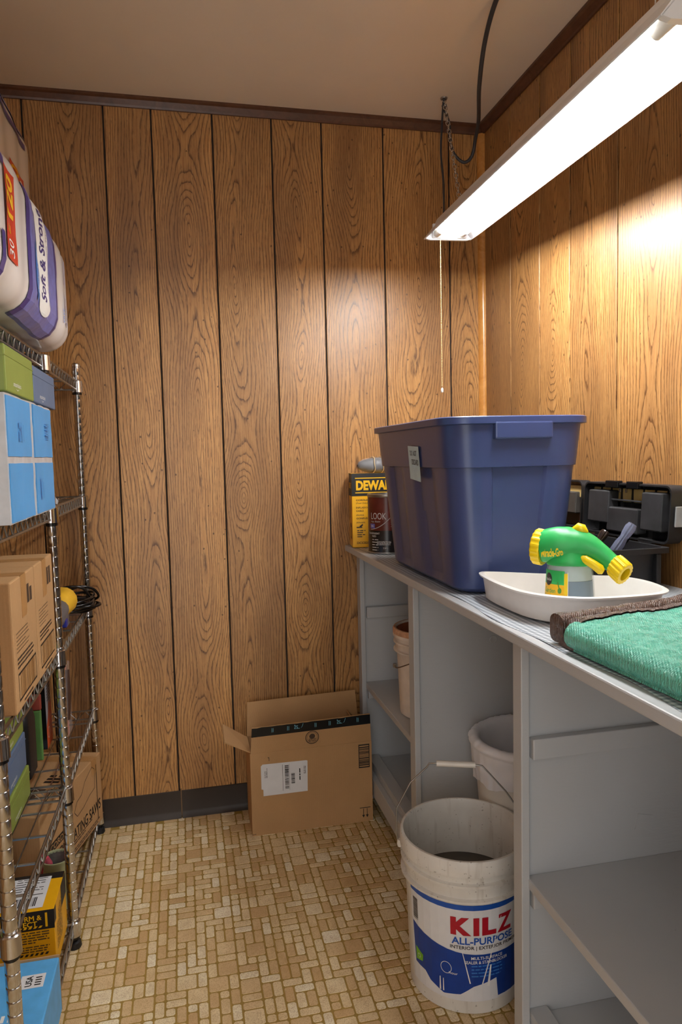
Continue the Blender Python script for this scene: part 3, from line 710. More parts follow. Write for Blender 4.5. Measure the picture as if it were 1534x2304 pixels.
mb = MB(); mb.tube([(-.39, 1.935, .15), (-.394, 1.93, .19), (-.392, 1.925, .225)], [.010, .012, .007], 8); mb.tube([(-.378, 1.93, .16), (-.382, 1.928, .20), (-.386, 1.925, .218)], [.008, .010, .006], 8)
mb.build('pink_handle', flat('pink_grip', (198, 88, 106), .35, var=.3, vs=120), t, smooth=1)
M_DW = flat('dewalt_yellow', (240, 178, 12), .42, var=.06, vs=12)
t = carton('tool_box_carton', 'yellow and black tool carton with a white shipping label on the bottom rack shelf', 'box', (-.4415, 1.766, SZ[4]+.0015), .225, .155, .144, M_DW)
s = Sheet(t, face_front(-.0775, -.1125, 0))
s.rect('print', M_BLACK, 0, .225, .098, .144); s.text('lettering', M_YELLOW, 'PERFORM &', .155, .128, .085, .0125, 0, .0009, .02); s.text('lettering', M_YELLOW, 'PROTECT', .150, .114, .075, .0125, 0, .0009, .02)
for a in (.104, .205): s.rect('lettering', M_YELLOW, a, a+.005, .104, .138, .0009)
for k in range(8): s.poly('lettering', M_YELLOW, [(.112+k*.011, .103), (.118+k*.011, .103), (.122+k*.011, .108), (.116+k*.011, .108)], .0009)
s.lines('print', M_BROWNINK, .11, .212, .066, .096, 5, .45, seed=4); s.lines('print', M_BROWNINK, .11, .212, .045, .062, 3, .45, seed=8)
for k in range(9): s.poly('print', M_BLACK, [(.112+k*.011, .037), (.118+k*.011, .037), (.122+k*.011, .043), (.116+k*.011, .043)])
for a, b, c, d in ((.150, .214, .030, .031), (.150, .214, .002, .003), (.150, .151, .002, .031), (.213, .214, .002, .031)): s.rect('print', M_BLACK, a, b, c, d)
s.disc('print', M_BLACK, .18, .015, .016, .009); s.disc('print', M_BLACK, .193, .020, .009, .006); s.disc('print', M_BLACK, .09, .04, .012, .012); s.ring('print', M_BLACK, .040, .036, .03, .03, .004)
s.flush()
s = Sheet(t, face_top(.144, -.1125, -.0775)); s.rect('print', M_BLACK, 0, .225, .128, .155); s.rect('shipping_label', M_PAPER, .03, .198, .012, .140, .0008)
s.bars('label_print', M_BLACK, .045, .10, .02, .05, 20, 'u', .0012, 3); s.bars('label_print', M_BLACK, .11, .18, .02, .055, 24, 'u', .0012, 7); s.rect('label_print', M_BLACK, .03, .11, .072, .076, .0012); s.lines('label_print', M_BLACK, .12, .19, .062, .14, 8, .25, .0012); s.bars('label_print', M_BLACK, .05, .10, .098, .115, 18, 'u', .0012, 9); s.lines('label_print', M_BLACK, .05, .10, .12, .14, 3, .3, .0012); s.flush()
s = Sheet(t, face_aisle(.1125, -.0775, 0)); s.rect('print', M_BLACK, .09, .155, .09, .144); s.lines('print', M_BROWNINK, .02, .09, .03, .12, 9, .3, seed=5, along='v'); s.rect('print', M_BLACK, 0, .02, .108, .144); s.flush()
t = carton('blue_carton', 'light blue printed carton on the bottom rack shelf beside the yellow carton', 'box', (-.297-.15, 1.432, SZ[4]), .30, .24, .120, flat('light_blue_card', (92, 176, 238), .5, var=.08, vs=40), bev=.003)
MB().box(-.15, .15, .1195, .1225, 0, .124).build('rear_flap', M_CARD, t, world=False)
s = Sheet(t, face_top(.120, -.15, -.14)); s.rect('label', M_PAPER, .235, .282, .175, .215); s.text('lettering', M_BLACK, 'USA', .252, .196, .030, .013, 90, .0008, .02)
for k in range(4): s.rect('lettering', M_BLACK, .264, .276, .182+k*.007, .185+k*.007, .0008)
s.lines('lettering', M_WHITE, .19, .255, .0, .11, 5, .5, .0007, 3, 'v'); s.poly('print', flat('deep_blue_print', (30, 110, 210), .5), [(.05, .03), (.12, .05), (.12, .0), (.05, .0)]); s.flush()

# ================================================================ THINGS ON THE FLOOR
# open shipping box
bx = thing('shipping_box', 'open brown shipping box with black tape leaning flaps against the paneled wall', 'box', (.388, 2.365, 0))
X0, X1, Y0, Y1, ZT, th = .182, .594, 2.284, 2.446, .281, .004
MB().box(X0, X1, Y0, Y0+th, 0, ZT).build('front_wall', M_CARDB, bx); MB().box(X0, X1, Y1-th, Y1, 0, ZT).build('back_wall', M_CARDB, bx)
MB().box(X0, X0+th, Y0+th, Y1-th, 0, ZT).build('side_wall', M_CARDB, bx); MB().box(X1-th, X1, Y0+th, Y1-th, 0, ZT).build('side_wall', M_CARDB, bx)
MB().box(X0+th, X1-th, Y0+th, Y1-th, .0005, .005).build('bottom', M_CARDB, bx)
def flap(a, b, c, d, n): return MB().slab([a, b, c, d], n)
fa, fb = Vector((X0+.002, Y0+.001, ZT)), Vector((X1-.001, Y0+.001, ZT))
fd, fc = Vector((X0+.008, Y0-.008, ZT+.090)), Vector((X1-.006, Y0-.008, ZT+.098))
ff = flap(fa, fb, fc, fd, (0, .004, 0)).build('front_flap', M_CARDB, bx)
flap((X0+.004, Y1-.003, ZT), (X1-.006, Y1-.003, ZT), (X1-.014, Y1+.010, ZT+.125), (X0+.010, Y1+.010, ZT+.116), (0, -.004, 0)).build('back_flap', M_CARDB, bx)
flap((X0+.001, Y0+.010, ZT), (X0+.001, Y1-.020, ZT), (X0-.082, Y1-.030, ZT+.060), (X0-.082, Y0+.010, ZT+.044), (.003, 0, .003)).build('side_flap', M_CARDL, bx)
flap((X1-.003, Y0+.012, ZT), (X1-.003, Y1-.016, ZT), (X1-.055, Y1-.020, ZT+.062), (X1-.055, Y0+.030, ZT+.062), (.003, 0, .003)).build('side_flap', M_CARDB, bx)
M_TAPE = flat('black_tape', (22, 26, 30), .18); M_TAPEB = flat('tape_print_blue', (120, 190, 210), .3)
fo = Vector(bx.location)
def flapmap(u, v, n):       # u 0..1 across, v 0..1 up the front flap
    p = fa.lerp(fb, u).lerp(fd.lerp(fc, u), v) - fo; return (p.x, p.y-n, p.z)
s = Sheet(bx, flapmap)
pts = [(0, .64)]+[(k/24, .985+.03*mnoise.noise(Vector((k*1.7, 0, 0)))) for k in range(25)]+[(1, .64)]
s.poly('packing_tape', M_TAPE, list(reversed(pts)), .0008)
s.text('tape_print', M_TAPEB, 'pr', .375, .86, .16, .045, 90, .0014); s.text('tape_print', M_TAPEB, 'pr', .735, .86, .16, .045, 90, .0014)
for u in (.16, .29, .52, .64, .88): s.lines('tape_print', M_TAPEB, u, u+.022, .76, .92, 2, .4, .0014, 3, 'v')
for u0 in (.405, .765):
    for k in range(6):
        a, b = k/6, (k+1)/6; s.poly('tape_print', M_TAPEB, [(u0+.02*a, .80+.16*a*a), (u0+.02*b, .80+.16*b*b), (u0+.02*b+.003, .80+.16*b*b), (u0+.02*a+.003, .80+.16*a*a)], .0014)
s.flush()
s = Sheet(bx, lambda u, v, n: flapmap(u/.41, v/.094, n))      # metric on the flap
s.ring('print', M_BROWNINK, .206, .036, .0235, .0235, .003); s.ring('print', M_BROWNINK, .206, .036, .018, .018, .0012); s.disc('print', M_BROWNINK, .206, .040, .010, .009); s.lines('print', M_BROWNINK, .194, .219, .022, .033, 3, .6); s.flush()
s = Sheet(bx, face_front(Y0-fo.y, X0-fo.x, 0))
lab = [(.040, .242), (.034, .236), (.034, .158), (.040, .156), (.040, .134), (.188, .134), (.190, .238), (.186, .240)]
s.poly('shipping_label', M_PAPER, list(reversed(lab)), .0006)
s.bars('label_print', M_BLACK, .113, .126, .150, .232, 30, 'v', .001, 3); s.bars('label_print', M_BLACK, .134, .146, .166, .204, 16, 'v', .001, 8); s.lines('label_print', M_BLACK, .16, .166, .175, .215, 1, .6, .001, 3, 'v'); s.lines('label_print', M_BLACK, .176, .184, .195, .235, 2, .4, .001, 5, 'v'); s.lines('label_print', M_BLACK, .045, .056, .195, .228, 3, .35, .001, 5, 'v')
for a, b, c, d in ((.105, .106, .145, .235), (.128, .1285, .145, .235)): s.rect('label_print', M_BLACK, a, b, c, d, .001)
for a, b, c, d in ((.366, .404, .268, .272), (.366, .404, .190, .194), (.366, .3685, .190, .272), (.4015, .404, .190, .272)): s.rect('print', M_BLACK, a, b, c, d)
s.bars('print', M_BLACK, .3685, .4015, .198, .264, 16, 'v', .0005, 12)
s.rect('print', M_BLACK, .366, .404, .048, .0505)
for u in (.379, .392): s.rect('print', M_BLACK, u-.001, u+.001, .022, .046); s.poly('print', M_BLACK, [(u-.005, .024), (u, .014), (u+.005, .024)])
s.rect('print', M_BLACK, .058, .062, .262, .264); s.rect('print', M_BLACK, .061, .0625, .252, .264); s.rect('print', M_BLACK, .0, .012, .006, .0075)
s.flush()

# primer bucket
BKX, BKY = .618, 1.528
def bucket_prof(h, rb, rt_, wall=.003, bands=True):
    p = [(rb-.010, 0), (rb, .004), (rb+(rt_-rb)*.62, h*.735)]
    if bands: p += [(rt_+.006, h*.74), (rt_+.006, h*.752), (rt_-.002, h*.76), (rt_, h*.83), (rt_+.006, h*.835), (rt_+.006, h*.85), (rt_-.001, h*.858), (rt_, h*.90), (rt_+.007, h*.905)]
    p += [(rt_+.007, h-.004), (rt_+.004, h), (rt_-.001, h), (rt_-.003, h-.006), (rb-wall, .008), (0, .008)]
    return p
bk = thing('paint_bucket', 'white primer bucket with blue and red label and wire bail on the floor', 'bucket', (BKX, BKY, 0))
BH, RBT, RTP = .366, .130, .1435
def mat_bucket():
    g = G('bucket_plastic'); o = g.obj(); pos = g.n('ShaderNodeSeparateXYZ'); g.put(pos.inputs[0], o)
    mp_ = g.n('ShaderNodeMapping'); g.put(mp_.inputs[0], o); mp_.inputs['Scale'].default_value = (1, 1, .12)
    drips = g.ramp(g.noise(mp_.outputs[0], 60, 2), (.58, 0.0), (.72, 1.0)); spots = g.ramp(g.noise(o, 130, 1), (.70, 0.0), (.74, 1.0))
    n = g.noise(o, 16, 3); c = g.ramp(n, (.3, lin((216, 213, 206))), (.7, lin((230, 228, 222))))
    c = g.mix(g.mth('MULTIPLY', drips, .28), c, lin((150, 138, 120))); c = g.mix(g.mth('MULTIPLY', spots, .5), c, lin((120, 110, 98)))
    g.set(Base_Color=c, Roughness=.4); return g.m
M_BUCKET = mat_bucket()
MB().lathe(bucket_prof(BH, RBT, RTP), 64, (0, 0, 0), caps=False).build('pail', M_BUCKET, bk, world=False, smooth=.7)
MB().lathe([(0, .228), (.1370, .228), (.1370, .226)], 40, caps=False).build('paint_surface', flat('old_paint', (70, 62, 52), .35, var=.4, vs=14), bk, world=False)
CA = math.atan2(-BKY, -BKX)              # angle facing the viewer
def bmap(u, v, n):
    r = RBT+(RTP-RBT)*.62*v/(BH*.735)+n+.0006; a = CA+u/.138; return (r*math.cos(a), r*math.sin(a), v)
s = Sheet(bk, bmap, .02)
M_KB = flat('label_blue', (28, 84, 178), .4); M_KD = flat('label_deep_blue', (14, 62, 150), .4, var=.12); M_KR = flat('label_red', (178, 20, 42), .4); M_KG = flat('label_green', (120, 186, 40), .4)
s.rect('label', M_PAPER, -.148, .19, .034, .262, .0001)
s.rect('label_print', M_KB, -.148, .19, .250, .262, .0005)
wave = [(-.142, .176)]+[(-.142+.33*k/16, .176-.030*math.sin(min(1, k/9)*math.pi/2)) for k in range(1, 17)]
low = [(.188, .040), (.08, .040), (.075, .085), (.02, .07), (-.01, .05), (-.05, .044), (-.085, .060), (-.10, .075), (-.135, .078)]
s.poly('label_print', M_KD, list(reversed(wave+low)), .0005)
s.bars('label_print', M_BLACK, -.138, -.120, .185, .236, 22, 'v', .0007, 4)
for ch_, u_, w_ in (('K', -.008, .046), ('I', .026, .013), ('L', .056, .034), ('Z', .096, .040)): s.text('lettering', M_KR, ch_, u_, .212, w_, .042, 0, .0009, {'I': .03, 'Z': .03}.get(ch_, .06))
s.text('lettering', M_KB, 'ALL-PURPOSE', .045, .178, .148, .017, 0, .0009, .022); s.text('lettering', M_BLACK, 'INTERIOR | EXTERIOR PRIMER', .050, .161, .165, .0105, 0, .0009, .012)
s.text('lettering', M_WHITE, 'MULTI-SURFACE', .052, .138, .075, .0072, 0, .0011, .012); s.text('lettering', M_WHITE, 'SEALER & STAINBLOCKER', .052, .128, .105, .0072, 0, .0011, .012)
for k in range(4): s.lines('lettering', M_SKY, .015, .09, .092+k*.008, .098+k*.008, 1, .5, .0011, k)
s.ring('lettering', M_WHITE, -.043, .108, .013, .014, .0012, .0011); s.text('lettering', M_WHITE, 'hour', -.026, .098, .020, .006, 0, .0013, .01)
s.poly('label_print', M_KG, [(-.132, .086), (-.108, .092), (-.106, .108), (-.132, .118)], .0008); s.ring('lettering', M_WHITE, -.120, .100, .005, .005, .001, .0011)
def streak(u, v0, v1, w, k=6, lean=0): s.poly('paint_drip', M_WHITE, [(u-w/2, v1), (u-w+lean, v0), (u+w+lean, v0), (u+w/2, v1)], .0013)
streak(-.006, .078, .155, .0015, lean=.018); streak(.085, .076, .23, .0015, lean=-.045); streak(.06, .07, .12, .003, lean=-.006); streak(-.058, .05, .082, .002); streak(-.05, .05, .08, .0015)
s.flush()
sd = Vector((math.cos(YAW+.16), -math.sin(YAW+.16), 0)); vd = Vector((sd.y*-1, sd.x, 0))
hl = [(-.155, .318, 0), (-.160, .345, .0), (-.158, .40, .01), (-.125, .46, .02), (-.085, .497, .028), (-.080, .506, .028), (-.062, .507, .028), (.030, .507, .028), (.046, .506, .028), (.056, .495, .028), (.10, .45, .02), (.150, .38, .01), (.156, .345, 0), (.152, .318, 0)]
hp = [tuple(sd*a+vd*c+Vector((0, 0, z))) for a, z, c in hl]
MB().tube(hp, .0019, 8).build('bail', M_STEEL, bk, world=False, smooth=1)
MB().tube([hp[6], hp[7]], .0072, 14).build('grip', M_WHITEP, bk, world=False, smooth=.8)
for a in (-.151, .151):
    p = sd*a; MB().lathe([(.006, -.008), (.008, -.002), (.006, .009)], 14, (p.x, p.y, .318)).build('bail_ear', M_WHITEP, bk, world=False, smooth=.7)

# lined waste bin behind it
tb = thing('waste_bin', 'white waste bin lined with a white trash bag under the worktop', 'bin', (.862, 1.680, 0))
MB().lathe([(.098, 0), (.106, .004), (.137, .455), (.143, .46), (.143, .482), (.135, .482), (.102, .012), (0, .012)], 48, caps=False).build('pail', M_WHITEP, tb, world=False, smooth=.7)
M_LBAG = flat('white_trash_bag', (238, 238, 242), .3, var=.05, vs=12, bump=.9, bs=34)
def lb(u, v):
    a = u*2*math.pi; c, sn = math.cos(a), math.sin(a)
    w = mnoise.noise(Vector((c*4, sn*4, v*6))); w2 = mnoise.noise(Vector((c*13, sn*13, v*3))); w3 = mnoise.noise(Vector((c*2, sn*2, 3)))
    if v < .40: t_ = v/.40; r = .140+.010*t_+.005*w2*(1-t_*.6)+.005*w; z = .400+.030*w3*(1-t_)+t_*(.492-.400)
    elif v < .62: t_ = (v-.40)/.22; an = math.pi*t_; r = .1385+.0150*math.cos(an)+.004*w2; z = .492+.016*math.sin(an)+.004*w2
    else: t_ = (v-.62)/.38; r = .1235-.020*t_+.014*w*t_+.006*w2*t_; z = .492-.27*t_
    return (r*c, r*sn, z)
MB().grid(lb, 140, 50).build('bag_liner', M_LBAG, tb, world=False, weld=True, smooth=1.4)
MB().lathe([(0, .225), (.105, .225)], 32, caps=False).build('bag_bottom', M_LBAG, tb, world=False)

# stained bucket on the cabinet shelf
b2 = thing('paint_bucket', 'small white bucket with rusty stained rim on the cabinet shelf', 'bucket', (.742, 2.085, .4385))
h2 = .275; MB().lathe(bucket_prof(h2, .100, .112), 48, caps=False).build('pail', flat('stained_white_plastic', (222, 210, 198), .45, var=.1, vs=22), b2, world=False, smooth=.7)
MB().lathe([(.1115, h2-.001), (.1085, h2-.008), (.100, .03), (0, .03)], 48, caps=False).build('stained_lining', flat('rust_stain', (150, 84, 54), .5, var=.35, vs=40), b2, world=False, smooth=.7)
MB().lathe([(.1185, h2*.905), (.1197, h2-.004), (.1165, h2+.0005), (.111, h2+.0005)], 48, caps=False).build('rim_stain', flat('rim_rust', (196, 150, 118), .5, var=.25, vs=60), b2, world=False, smooth=.7)
ca2 = math.atan2(-2.085, -.742); s2 = Vector((math.cos(ca2-1.35), math.sin(ca2-1.35), 0)); f2 = Vector((math.cos(ca2), math.sin(ca2), 0))
hp2 = smoothpath([s2*.116+Vector((0, 0, .155)), s2*.105+f2*.062+Vector((0, 0, .165)), s2*.05+f2*.115+Vector((0, 0, .195)), f2*.122+s2*-.02+Vector((0, 0, .215)), s2*-.09+f2*.085+Vector((0, 0, .20)), s2*-.116+Vector((0, 0, .175))], 6)
MB().tube(hp2, .0018, 8).build('bail', flat('rusty_wire', (112, 92, 78), .5, .7), b2, world=False, smooth=1)
q = s2*.116; MB().lathe([(.006, -.006), (.007, 0), (.006, .006)], 10, (q.x, q.y, .155)).build('bail_ear', M_STEEL, b2, world=False)

# ================================================================ THINGS ON THE WORKTOP
TZ = TOPZ+.0022
# big blue tote
tx0, tx1, ty0, ty1, tz1 = .548, .904, 1.425, 2.06, 1.328
tcx, tcy = (tx0+tx1)/2, (ty0+ty1)/2
to = thing('storage_tote', 'large navy blue plastic storage tote with a paper note stuck on its side', 'tote', (tcx, tcy, TZ))
hX, hY, hZ = (tx1-tx0)/2, (ty1-ty0)/2, tz1-TZ
mb = MB(); secs = []; NS = 14
def tote_ring(sc_x, sc_y, z, r, ribs):
    out = []; base = rrect(sc_x, sc_y, r, 7); n = len(base); res = []
    for i in range(n):                   # subdivide the straight runs
        a = Vector(base[i]+(0,)); b = Vector(base[(i+1) % n]+(0,)); L = (b-a).length; k = max(1, int(round(L/.018))) if L > .05 else 1
        KK = 18 if (L > .05) else 1
        for j in range(KK): res.append(a.lerp(b, j/KK))
    for p in res:
        x, y = p.x, p.y
        if ribs:
            if abs(abs(x)-sc_x) < 1e-4:     # long sides: two recessed channels
                for cy in (-.10, .135):
                    if abs(y-cy) < .048: x -= math.copysign(ribs, x)
            if abs(abs(y)-sc_y) < 1e-4:     # ends: centre panel recess
                if abs(x) < .062: y -= math.copysign(ribs, y)
        out.append((x, y, z))
    return out
lv = [(0, .020, .0), (.006, .008, .0), (.014, 0, .002), (.035, 0, .010), (hZ-.125, 0, .013), (hZ-.113, 0, .013), (hZ-.111, 0, 0)]
for z, ins, rib in lv:
    f = z/hZ; w = .034*(1-f); r = .055
    secs.append(tote_ring(hX-.014-w-ins, hY-.014-w-ins, z, r, rib))
e = .008   # flared collar above the ribs
for z in (hZ-.110, hZ-.018):
    f = z/hZ; w = .034*(1-f); secs.append(tote_ring(hX-.014-w+e*.6, hY-.014-w+e*.6, z, .06, 0))
for ins, z in ((.000, hZ-.016), (.000, hZ-.002), (.003, hZ), (.016, hZ), (.018, hZ-.004)): secs.append(tote_ring(hX-ins, hY-ins, z, .066, 0))
for z, ins in ((hZ-.06, .026), (.02, .055)): secs.append(tote_ring(hX-ins, hY-ins, z, .05, 0))
loft(mb, secs, close=False); n = len(secs[0]); mb.f += [tuple(range(n-1, -1, -1)), tuple(len(mb.v)-n+i for i in range(n))]
mb.build('tub', M_BLUEBIN, to, world=False, smooth=.5)
for sg in (-1, 1):
    m = MB(); m.box(-.068, .068, sg*(hY-.008)-.010, sg*(hY-.008)+.010, hZ-.050, hZ-.012)
    m.build('handle', M_BLUEBIN, to, world=False, bevel=.004)
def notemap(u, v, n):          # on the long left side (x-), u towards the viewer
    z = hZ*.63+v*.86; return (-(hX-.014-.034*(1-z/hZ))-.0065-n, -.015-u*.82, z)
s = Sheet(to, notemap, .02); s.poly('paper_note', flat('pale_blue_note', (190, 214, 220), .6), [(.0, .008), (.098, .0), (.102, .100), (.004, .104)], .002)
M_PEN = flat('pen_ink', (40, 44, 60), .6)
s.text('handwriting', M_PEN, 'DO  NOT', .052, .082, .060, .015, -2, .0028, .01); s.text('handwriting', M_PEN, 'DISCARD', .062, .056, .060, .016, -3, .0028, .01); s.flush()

# yellow charger carton at the far end
dw = carton('inflator_carton', 'yellow and black power tool carton standing behind the red paint can', 'box', (.655, 2.415, TZ), .165, .085, .256, M_DW, rotz=-.12)
s = Sheet(dw, face_front(-.0425, -.0825, 0))
s.rect('print', M_BLACK, 0, .165, .178, .256); s.rect('print', M_YELLOW, .012, .165, .238, .241, .0008); s.rect('print', M_YELLOW, .012, .165, .188, .191, .0008)
s.text('lettering', M_YELLOW, 'DEWALT', .085, .2145, .140, .034, 0, .0009, .05)
for k, (tx, w) in enumerate((('CORDLESS', .05), ('(Tool Only)', .04), ('INFLADOR', .045), ('CABLE', .026), ('(Solo)', .026), ('GONFLEUR', .05), ('(Outil)', .03))): s.text('lettering', M_BLACK, tx, .014+w/2, .164-k*.011-(k//2)*.004, w, .006, 0, .0006, .01)
s.poly('print', M_BROWNINK, [(.014, .072), (.034, .072), (.034, .068), (.014, .068)]); s.poly('print', M_BLACK, [(.024, .074), (.036, .082), (.036, .076), (.028, .070)], .0006); s.lines('print', M_BLACK, .016, .045, .034, .062, 4, .4); s.text('lettering', M_BLACK, 'DCC020', .036, .016, .042, .008, 0, .0006, .02)
s.flush()
s = Sheet(dw, lambda u, v, n: (-.0825-n, .0425-u, v)); s.rect('print', M_BLACK, 0, .085, .178, .256); s.text('lettering', M_YELLOW, 'DEWALT', .045, .214, .06, .02, 0, .0009, .03); s.lines('print', M_BLACK, .015, .05, .10, .165, 8, .3, seed=3, along='v'); s.poly('print', M_BLACK, [(.03, .03), (.055, .024), (.062, .07), (.05, .085), (.034, .08)]); s.poly('print', M_YELLOW, [(.038, .036), (.050, .034), (.053, .066), (.04, .07)], .0007); s.flush()
t = thing('wrapped_roll', 'grey roll in clear plastic tied with rubber bands on the yellow carton', 'roll', (.665, 2.40, TZ+.2565))
mb = MB(); 
def rollf(u, v):
    a = v*2*math.pi; k = math.sin(min(1, max(0, u))*math.pi)**.35 if 0 < u < 1 else .05
    r = .026*max(.15, k)*(1+.06*mnoise.noise(Vector((u*9, math.cos(a)*2, math.sin(a)*2)))); pinch = 1-.10*sum(math.exp(-((u-c)/.015)**2) for c in (.36, .56, .8)); r *= pinch
    return (.595+u*.15, 2.402+r*1.15*math.cos(a), TZ+.2570+.025+r*math.sin(a))
mb.grid(rollf, 40, 20); mb.build('roll', flat('grey_fabric_roll', (78, 80, 84), .5, var=.3, vs=60), t, weld=True, smooth=1.4)
mb = MB(); mb.grid(lambda u, v: tuple(Vector(rollf(u, v))+Vector((0, .0022*math.cos(v*2*math.pi), .0022*math.sin(v*2*math.pi)+.0012))), 40, 20); mb.build('clear_wrap', mat_film('roll_film', (226, 228, 232), .22, .1), t, weld=True, smooth=1.4)
for c in (.36, .56, .8):
    MB().tube([(.595+(c+.012*math.sin(k))*.15, 2.402+.0335*math.cos(k*math.pi/12), TZ+.2835+.0285*math.sin(k*math.pi/12)) for k in range(24)], .0016, 6, closed=True).build('rubber_band', flat('rubber_band', (222, 200, 158), .5), t, smooth=1)

# paint can
pc = thing('paint_can', 'red-brown and black wood stain can beside the blue tote', 'paint can', (.652, 2.245, TZ))
PH, PR = .192, .0625
M_CANR = flat('can_red_brown', (96, 36, 26), .26, var=.25, vs=16); M_CANK = flat('can_black', (30, 27, 27), .26)
MB().lathe([(.058, 0), (.0635, .001), (.0635, .005), (PR, .007), (PR, .075)], 40, caps=False).build('lower_label', M_CANK, pc, world=False, smooth=.7)
MB().lathe([(PR, .075), (PR, PH-.010)], 40, caps=False).build('upper_label', M_CANR, pc, world=False, smooth=.7)
MB().lathe([(PR, PH-.010), (.0638, PH-.008), (.0638, PH-.001), (.062, PH), (.054, PH), (.0535, PH-.006), (0, PH-.006)], 40, caps=False).build('metal_rim', M_STEEL, pc, world=False, smooth=.7)
MB().lathe([(.0635, 0), (.0642, .001), (.0642, .004), (.0635, .005)], 40, caps=False).build('base_rim', M_STEEL, pc, world=False, smooth=.7)
PCA = math.atan2(-2.245, -.652)
s = Sheet(pc, lambda u, v, n: ((PR+n+.0003)*math.cos(PCA+u/PR), (PR+n+.0003)*math.sin(PCA+u/PR), v), .008)
M_SILV = flat('print_silver', (206, 200, 196), .4)
s.text('lettering', M_SILV, 'LOOK', -.030, .122, .055, .021, 0, .0005); s.text('lettering', M_SILV, 'ing Stain', -.040, .104, .036, .007, 0, .0005, 0, .3)
for k in range(12):
    f0, f1 = k/12, (k+1)/12; y = lambda f: .078+.055*f*f; s.poly('lettering', M_SILV, [(-.06+.085*f0, y(f0)), (-.06+.085*f1, y(f1)), (-.06+.085*f1, y(f1)+.0016), (-.06+.085*f0, y(f0)+.0016)], .0005)
s.text('lettering', M_SILV, 'TRANSPARENT', -.048, .066, .046, .006, 0, .0005, .01); s.text('lettering', M_SILV, 'RED', -.046, .057, .016, .006, 0, .0005, .01); s.rect('print', flat('sticker_blue', (96, 92, 170), .4), -.062, -.042, .082, .097, .0006); s.text('lettering', M_WHITE, 'NG', -.052, .0895, .010, .006, 0, .0008)
s.lines('lettering', M_SILV, -.035, .012, .028, .042, 4, .45, .0005); s.text('lettering', M_SILV, '3.54 L', -.006, .019, .016, .006, 0, .0005, .01); s.lines('lettering', M_SILV, -.055, -.030, .008, .05, 5, .3, .0005); s.lines('lettering', M_SILV, .012, .04, .085, .12, 5, .25, .0005)
s.flush()

# roller tray
ty = thing('roller_tray', 'white plastic paint roller tray holding the green sprayer', 'paint tray', (.745, 1.27, TZ))
rim = [(.634, 1.448), (.618, 1.38), (.614, 1.27), (.622, 1.215), (.640, 1.178), (.672, 1.145), (.715, 1.126), (.80, 1.122), (.850, 1.132), (.878, 1.165), (.892, 1.235), (.884, 1.283), (.862, 1.312), (.83, 1.328), (.745, 1.384), (.668, 1.440)]
rs = smoothpath([(x, y, 0) for x, y in rim], 4, True); cen = Vector((.745, 1.27, 0))
def ring_(off, z): return [(p.x+(p-cen).normalized().x*off, p.y+(p-cen).normalized().y*off, z) for p in rs]
mb = MB(); zr = .988
loft(mb, [ring_(-.020, TZ+.0005), ring_(-.012, TZ+.004), ring_(-.004, zr-.003), ring_(.004, zr-.005), ring_(.006, zr-.001), ring_(.004, zr), ring_(-.005, zr), ring_(-.007, zr-.003), ring_(-.015, TZ+.009), ring_(-.024, TZ+.005)], close=False)
n = len(rs); mb.f += [tuple(range(n-1, -1, -1)), tuple(9*n+i for i in range(n))]
mb.build('tray', M_TRAY, ty, smooth=.6)
for k in range(3):
    MB().tube([(.68+k*.055, 1.17+.01*k, TZ+.0062), (.70+k*.055, 1.33-.02*k, TZ+.0062)], .0015, 6).build('floor_rib', M_TRAY, ty)

# garden sprayer
sp = thing('garden_sprayer', 'green and yellow hose-end garden feeder with blue liquid standing in the tray', 'sprayer', (.735, 1.255, TZ+.0085), rotz=-.53); sp.scale = (.95, 1, 1.12)
K = .00086
def P2(px, py, y=0): return ((px-1278)*K, y, (1352-py)*K)     # read off the side view, then given real depth
def mat_bottle():
    g = G('bottle_frosted'); g.set(Base_Color=lin((196, 212, 216)), Roughness=.28, Alpha=.28); return g.m
bp = [(.047, 0), (.0505, .003), (.0500, .012), (.0455, .072), (.0440, .080), (.0405, .084)]
MB().lathe(bp, 48, sy=.80).build('bottle', mat_bottle(), sp, world=False, smooth=.7)
MB().lathe([(.0455, .002), (.0482, .004), (.0478, .012), (.0447, .052), (0, .052)], 40, sy=.80, caps=False).build('liquid', flat('blue_feed_liquid', (72, 106, 138), .2, var=.06), sp, world=False, smooth=.7)
MB().lathe([(.0438, .0525), (.0420, .072), (.0385, .080)], 40, sy=.80, caps=False).build('milky_residue', flat('milky_film', (190, 208, 206), .4, var=.1), sp, world=False, smooth=.7)
path = [(1204, 1229), (1210, 1228), (1226, 1225), (1250, 1222), (1276, 1222), (1300, 1222), (1322, 1226), (1345, 1237), (1368, 1252), (1386, 1265)]
rad = [26, 31, 35, 37, 37, 33, 27, 22, 19, 18]; yoff = [.004, .004, .002, 0, 0, -.002, -.006, -.012, -.020, -.027]
mb = MB(); pp_ = [P2(x, y, yo) for (x, y), yo in zip(path, yoff)]
sm = smoothpath(pp_, 4); rsm = [];
for i in range(len(rad)-1): rsm += [(rad[i]+(rad[i+1]-rad[i])*k/4)*K for k in range(4)]
rsm.append(rad[-1]*K); mb.tube(sm, rsm, 28); mb.build('head', M_GPLAST, sp, world=False, smooth=1)
MB().lathe([(.046, .078), (.0475, .082), (.046, .089), (.036, .106), (.022, .118)], 40, sy=.76).build('skirt', M_GPLAST, sp, world=False, smooth=.9)
def knurl(r, h, n=18, d=.0014):
    ring0 = []
    for k in range(n*4): a = 2*math.pi*k/(n*4); rr_ = r-(d if k % 4 in (0, 1) else 0); ring0.append((rr_*math.cos(a), rr_*math.sin(a)))
    return ring0
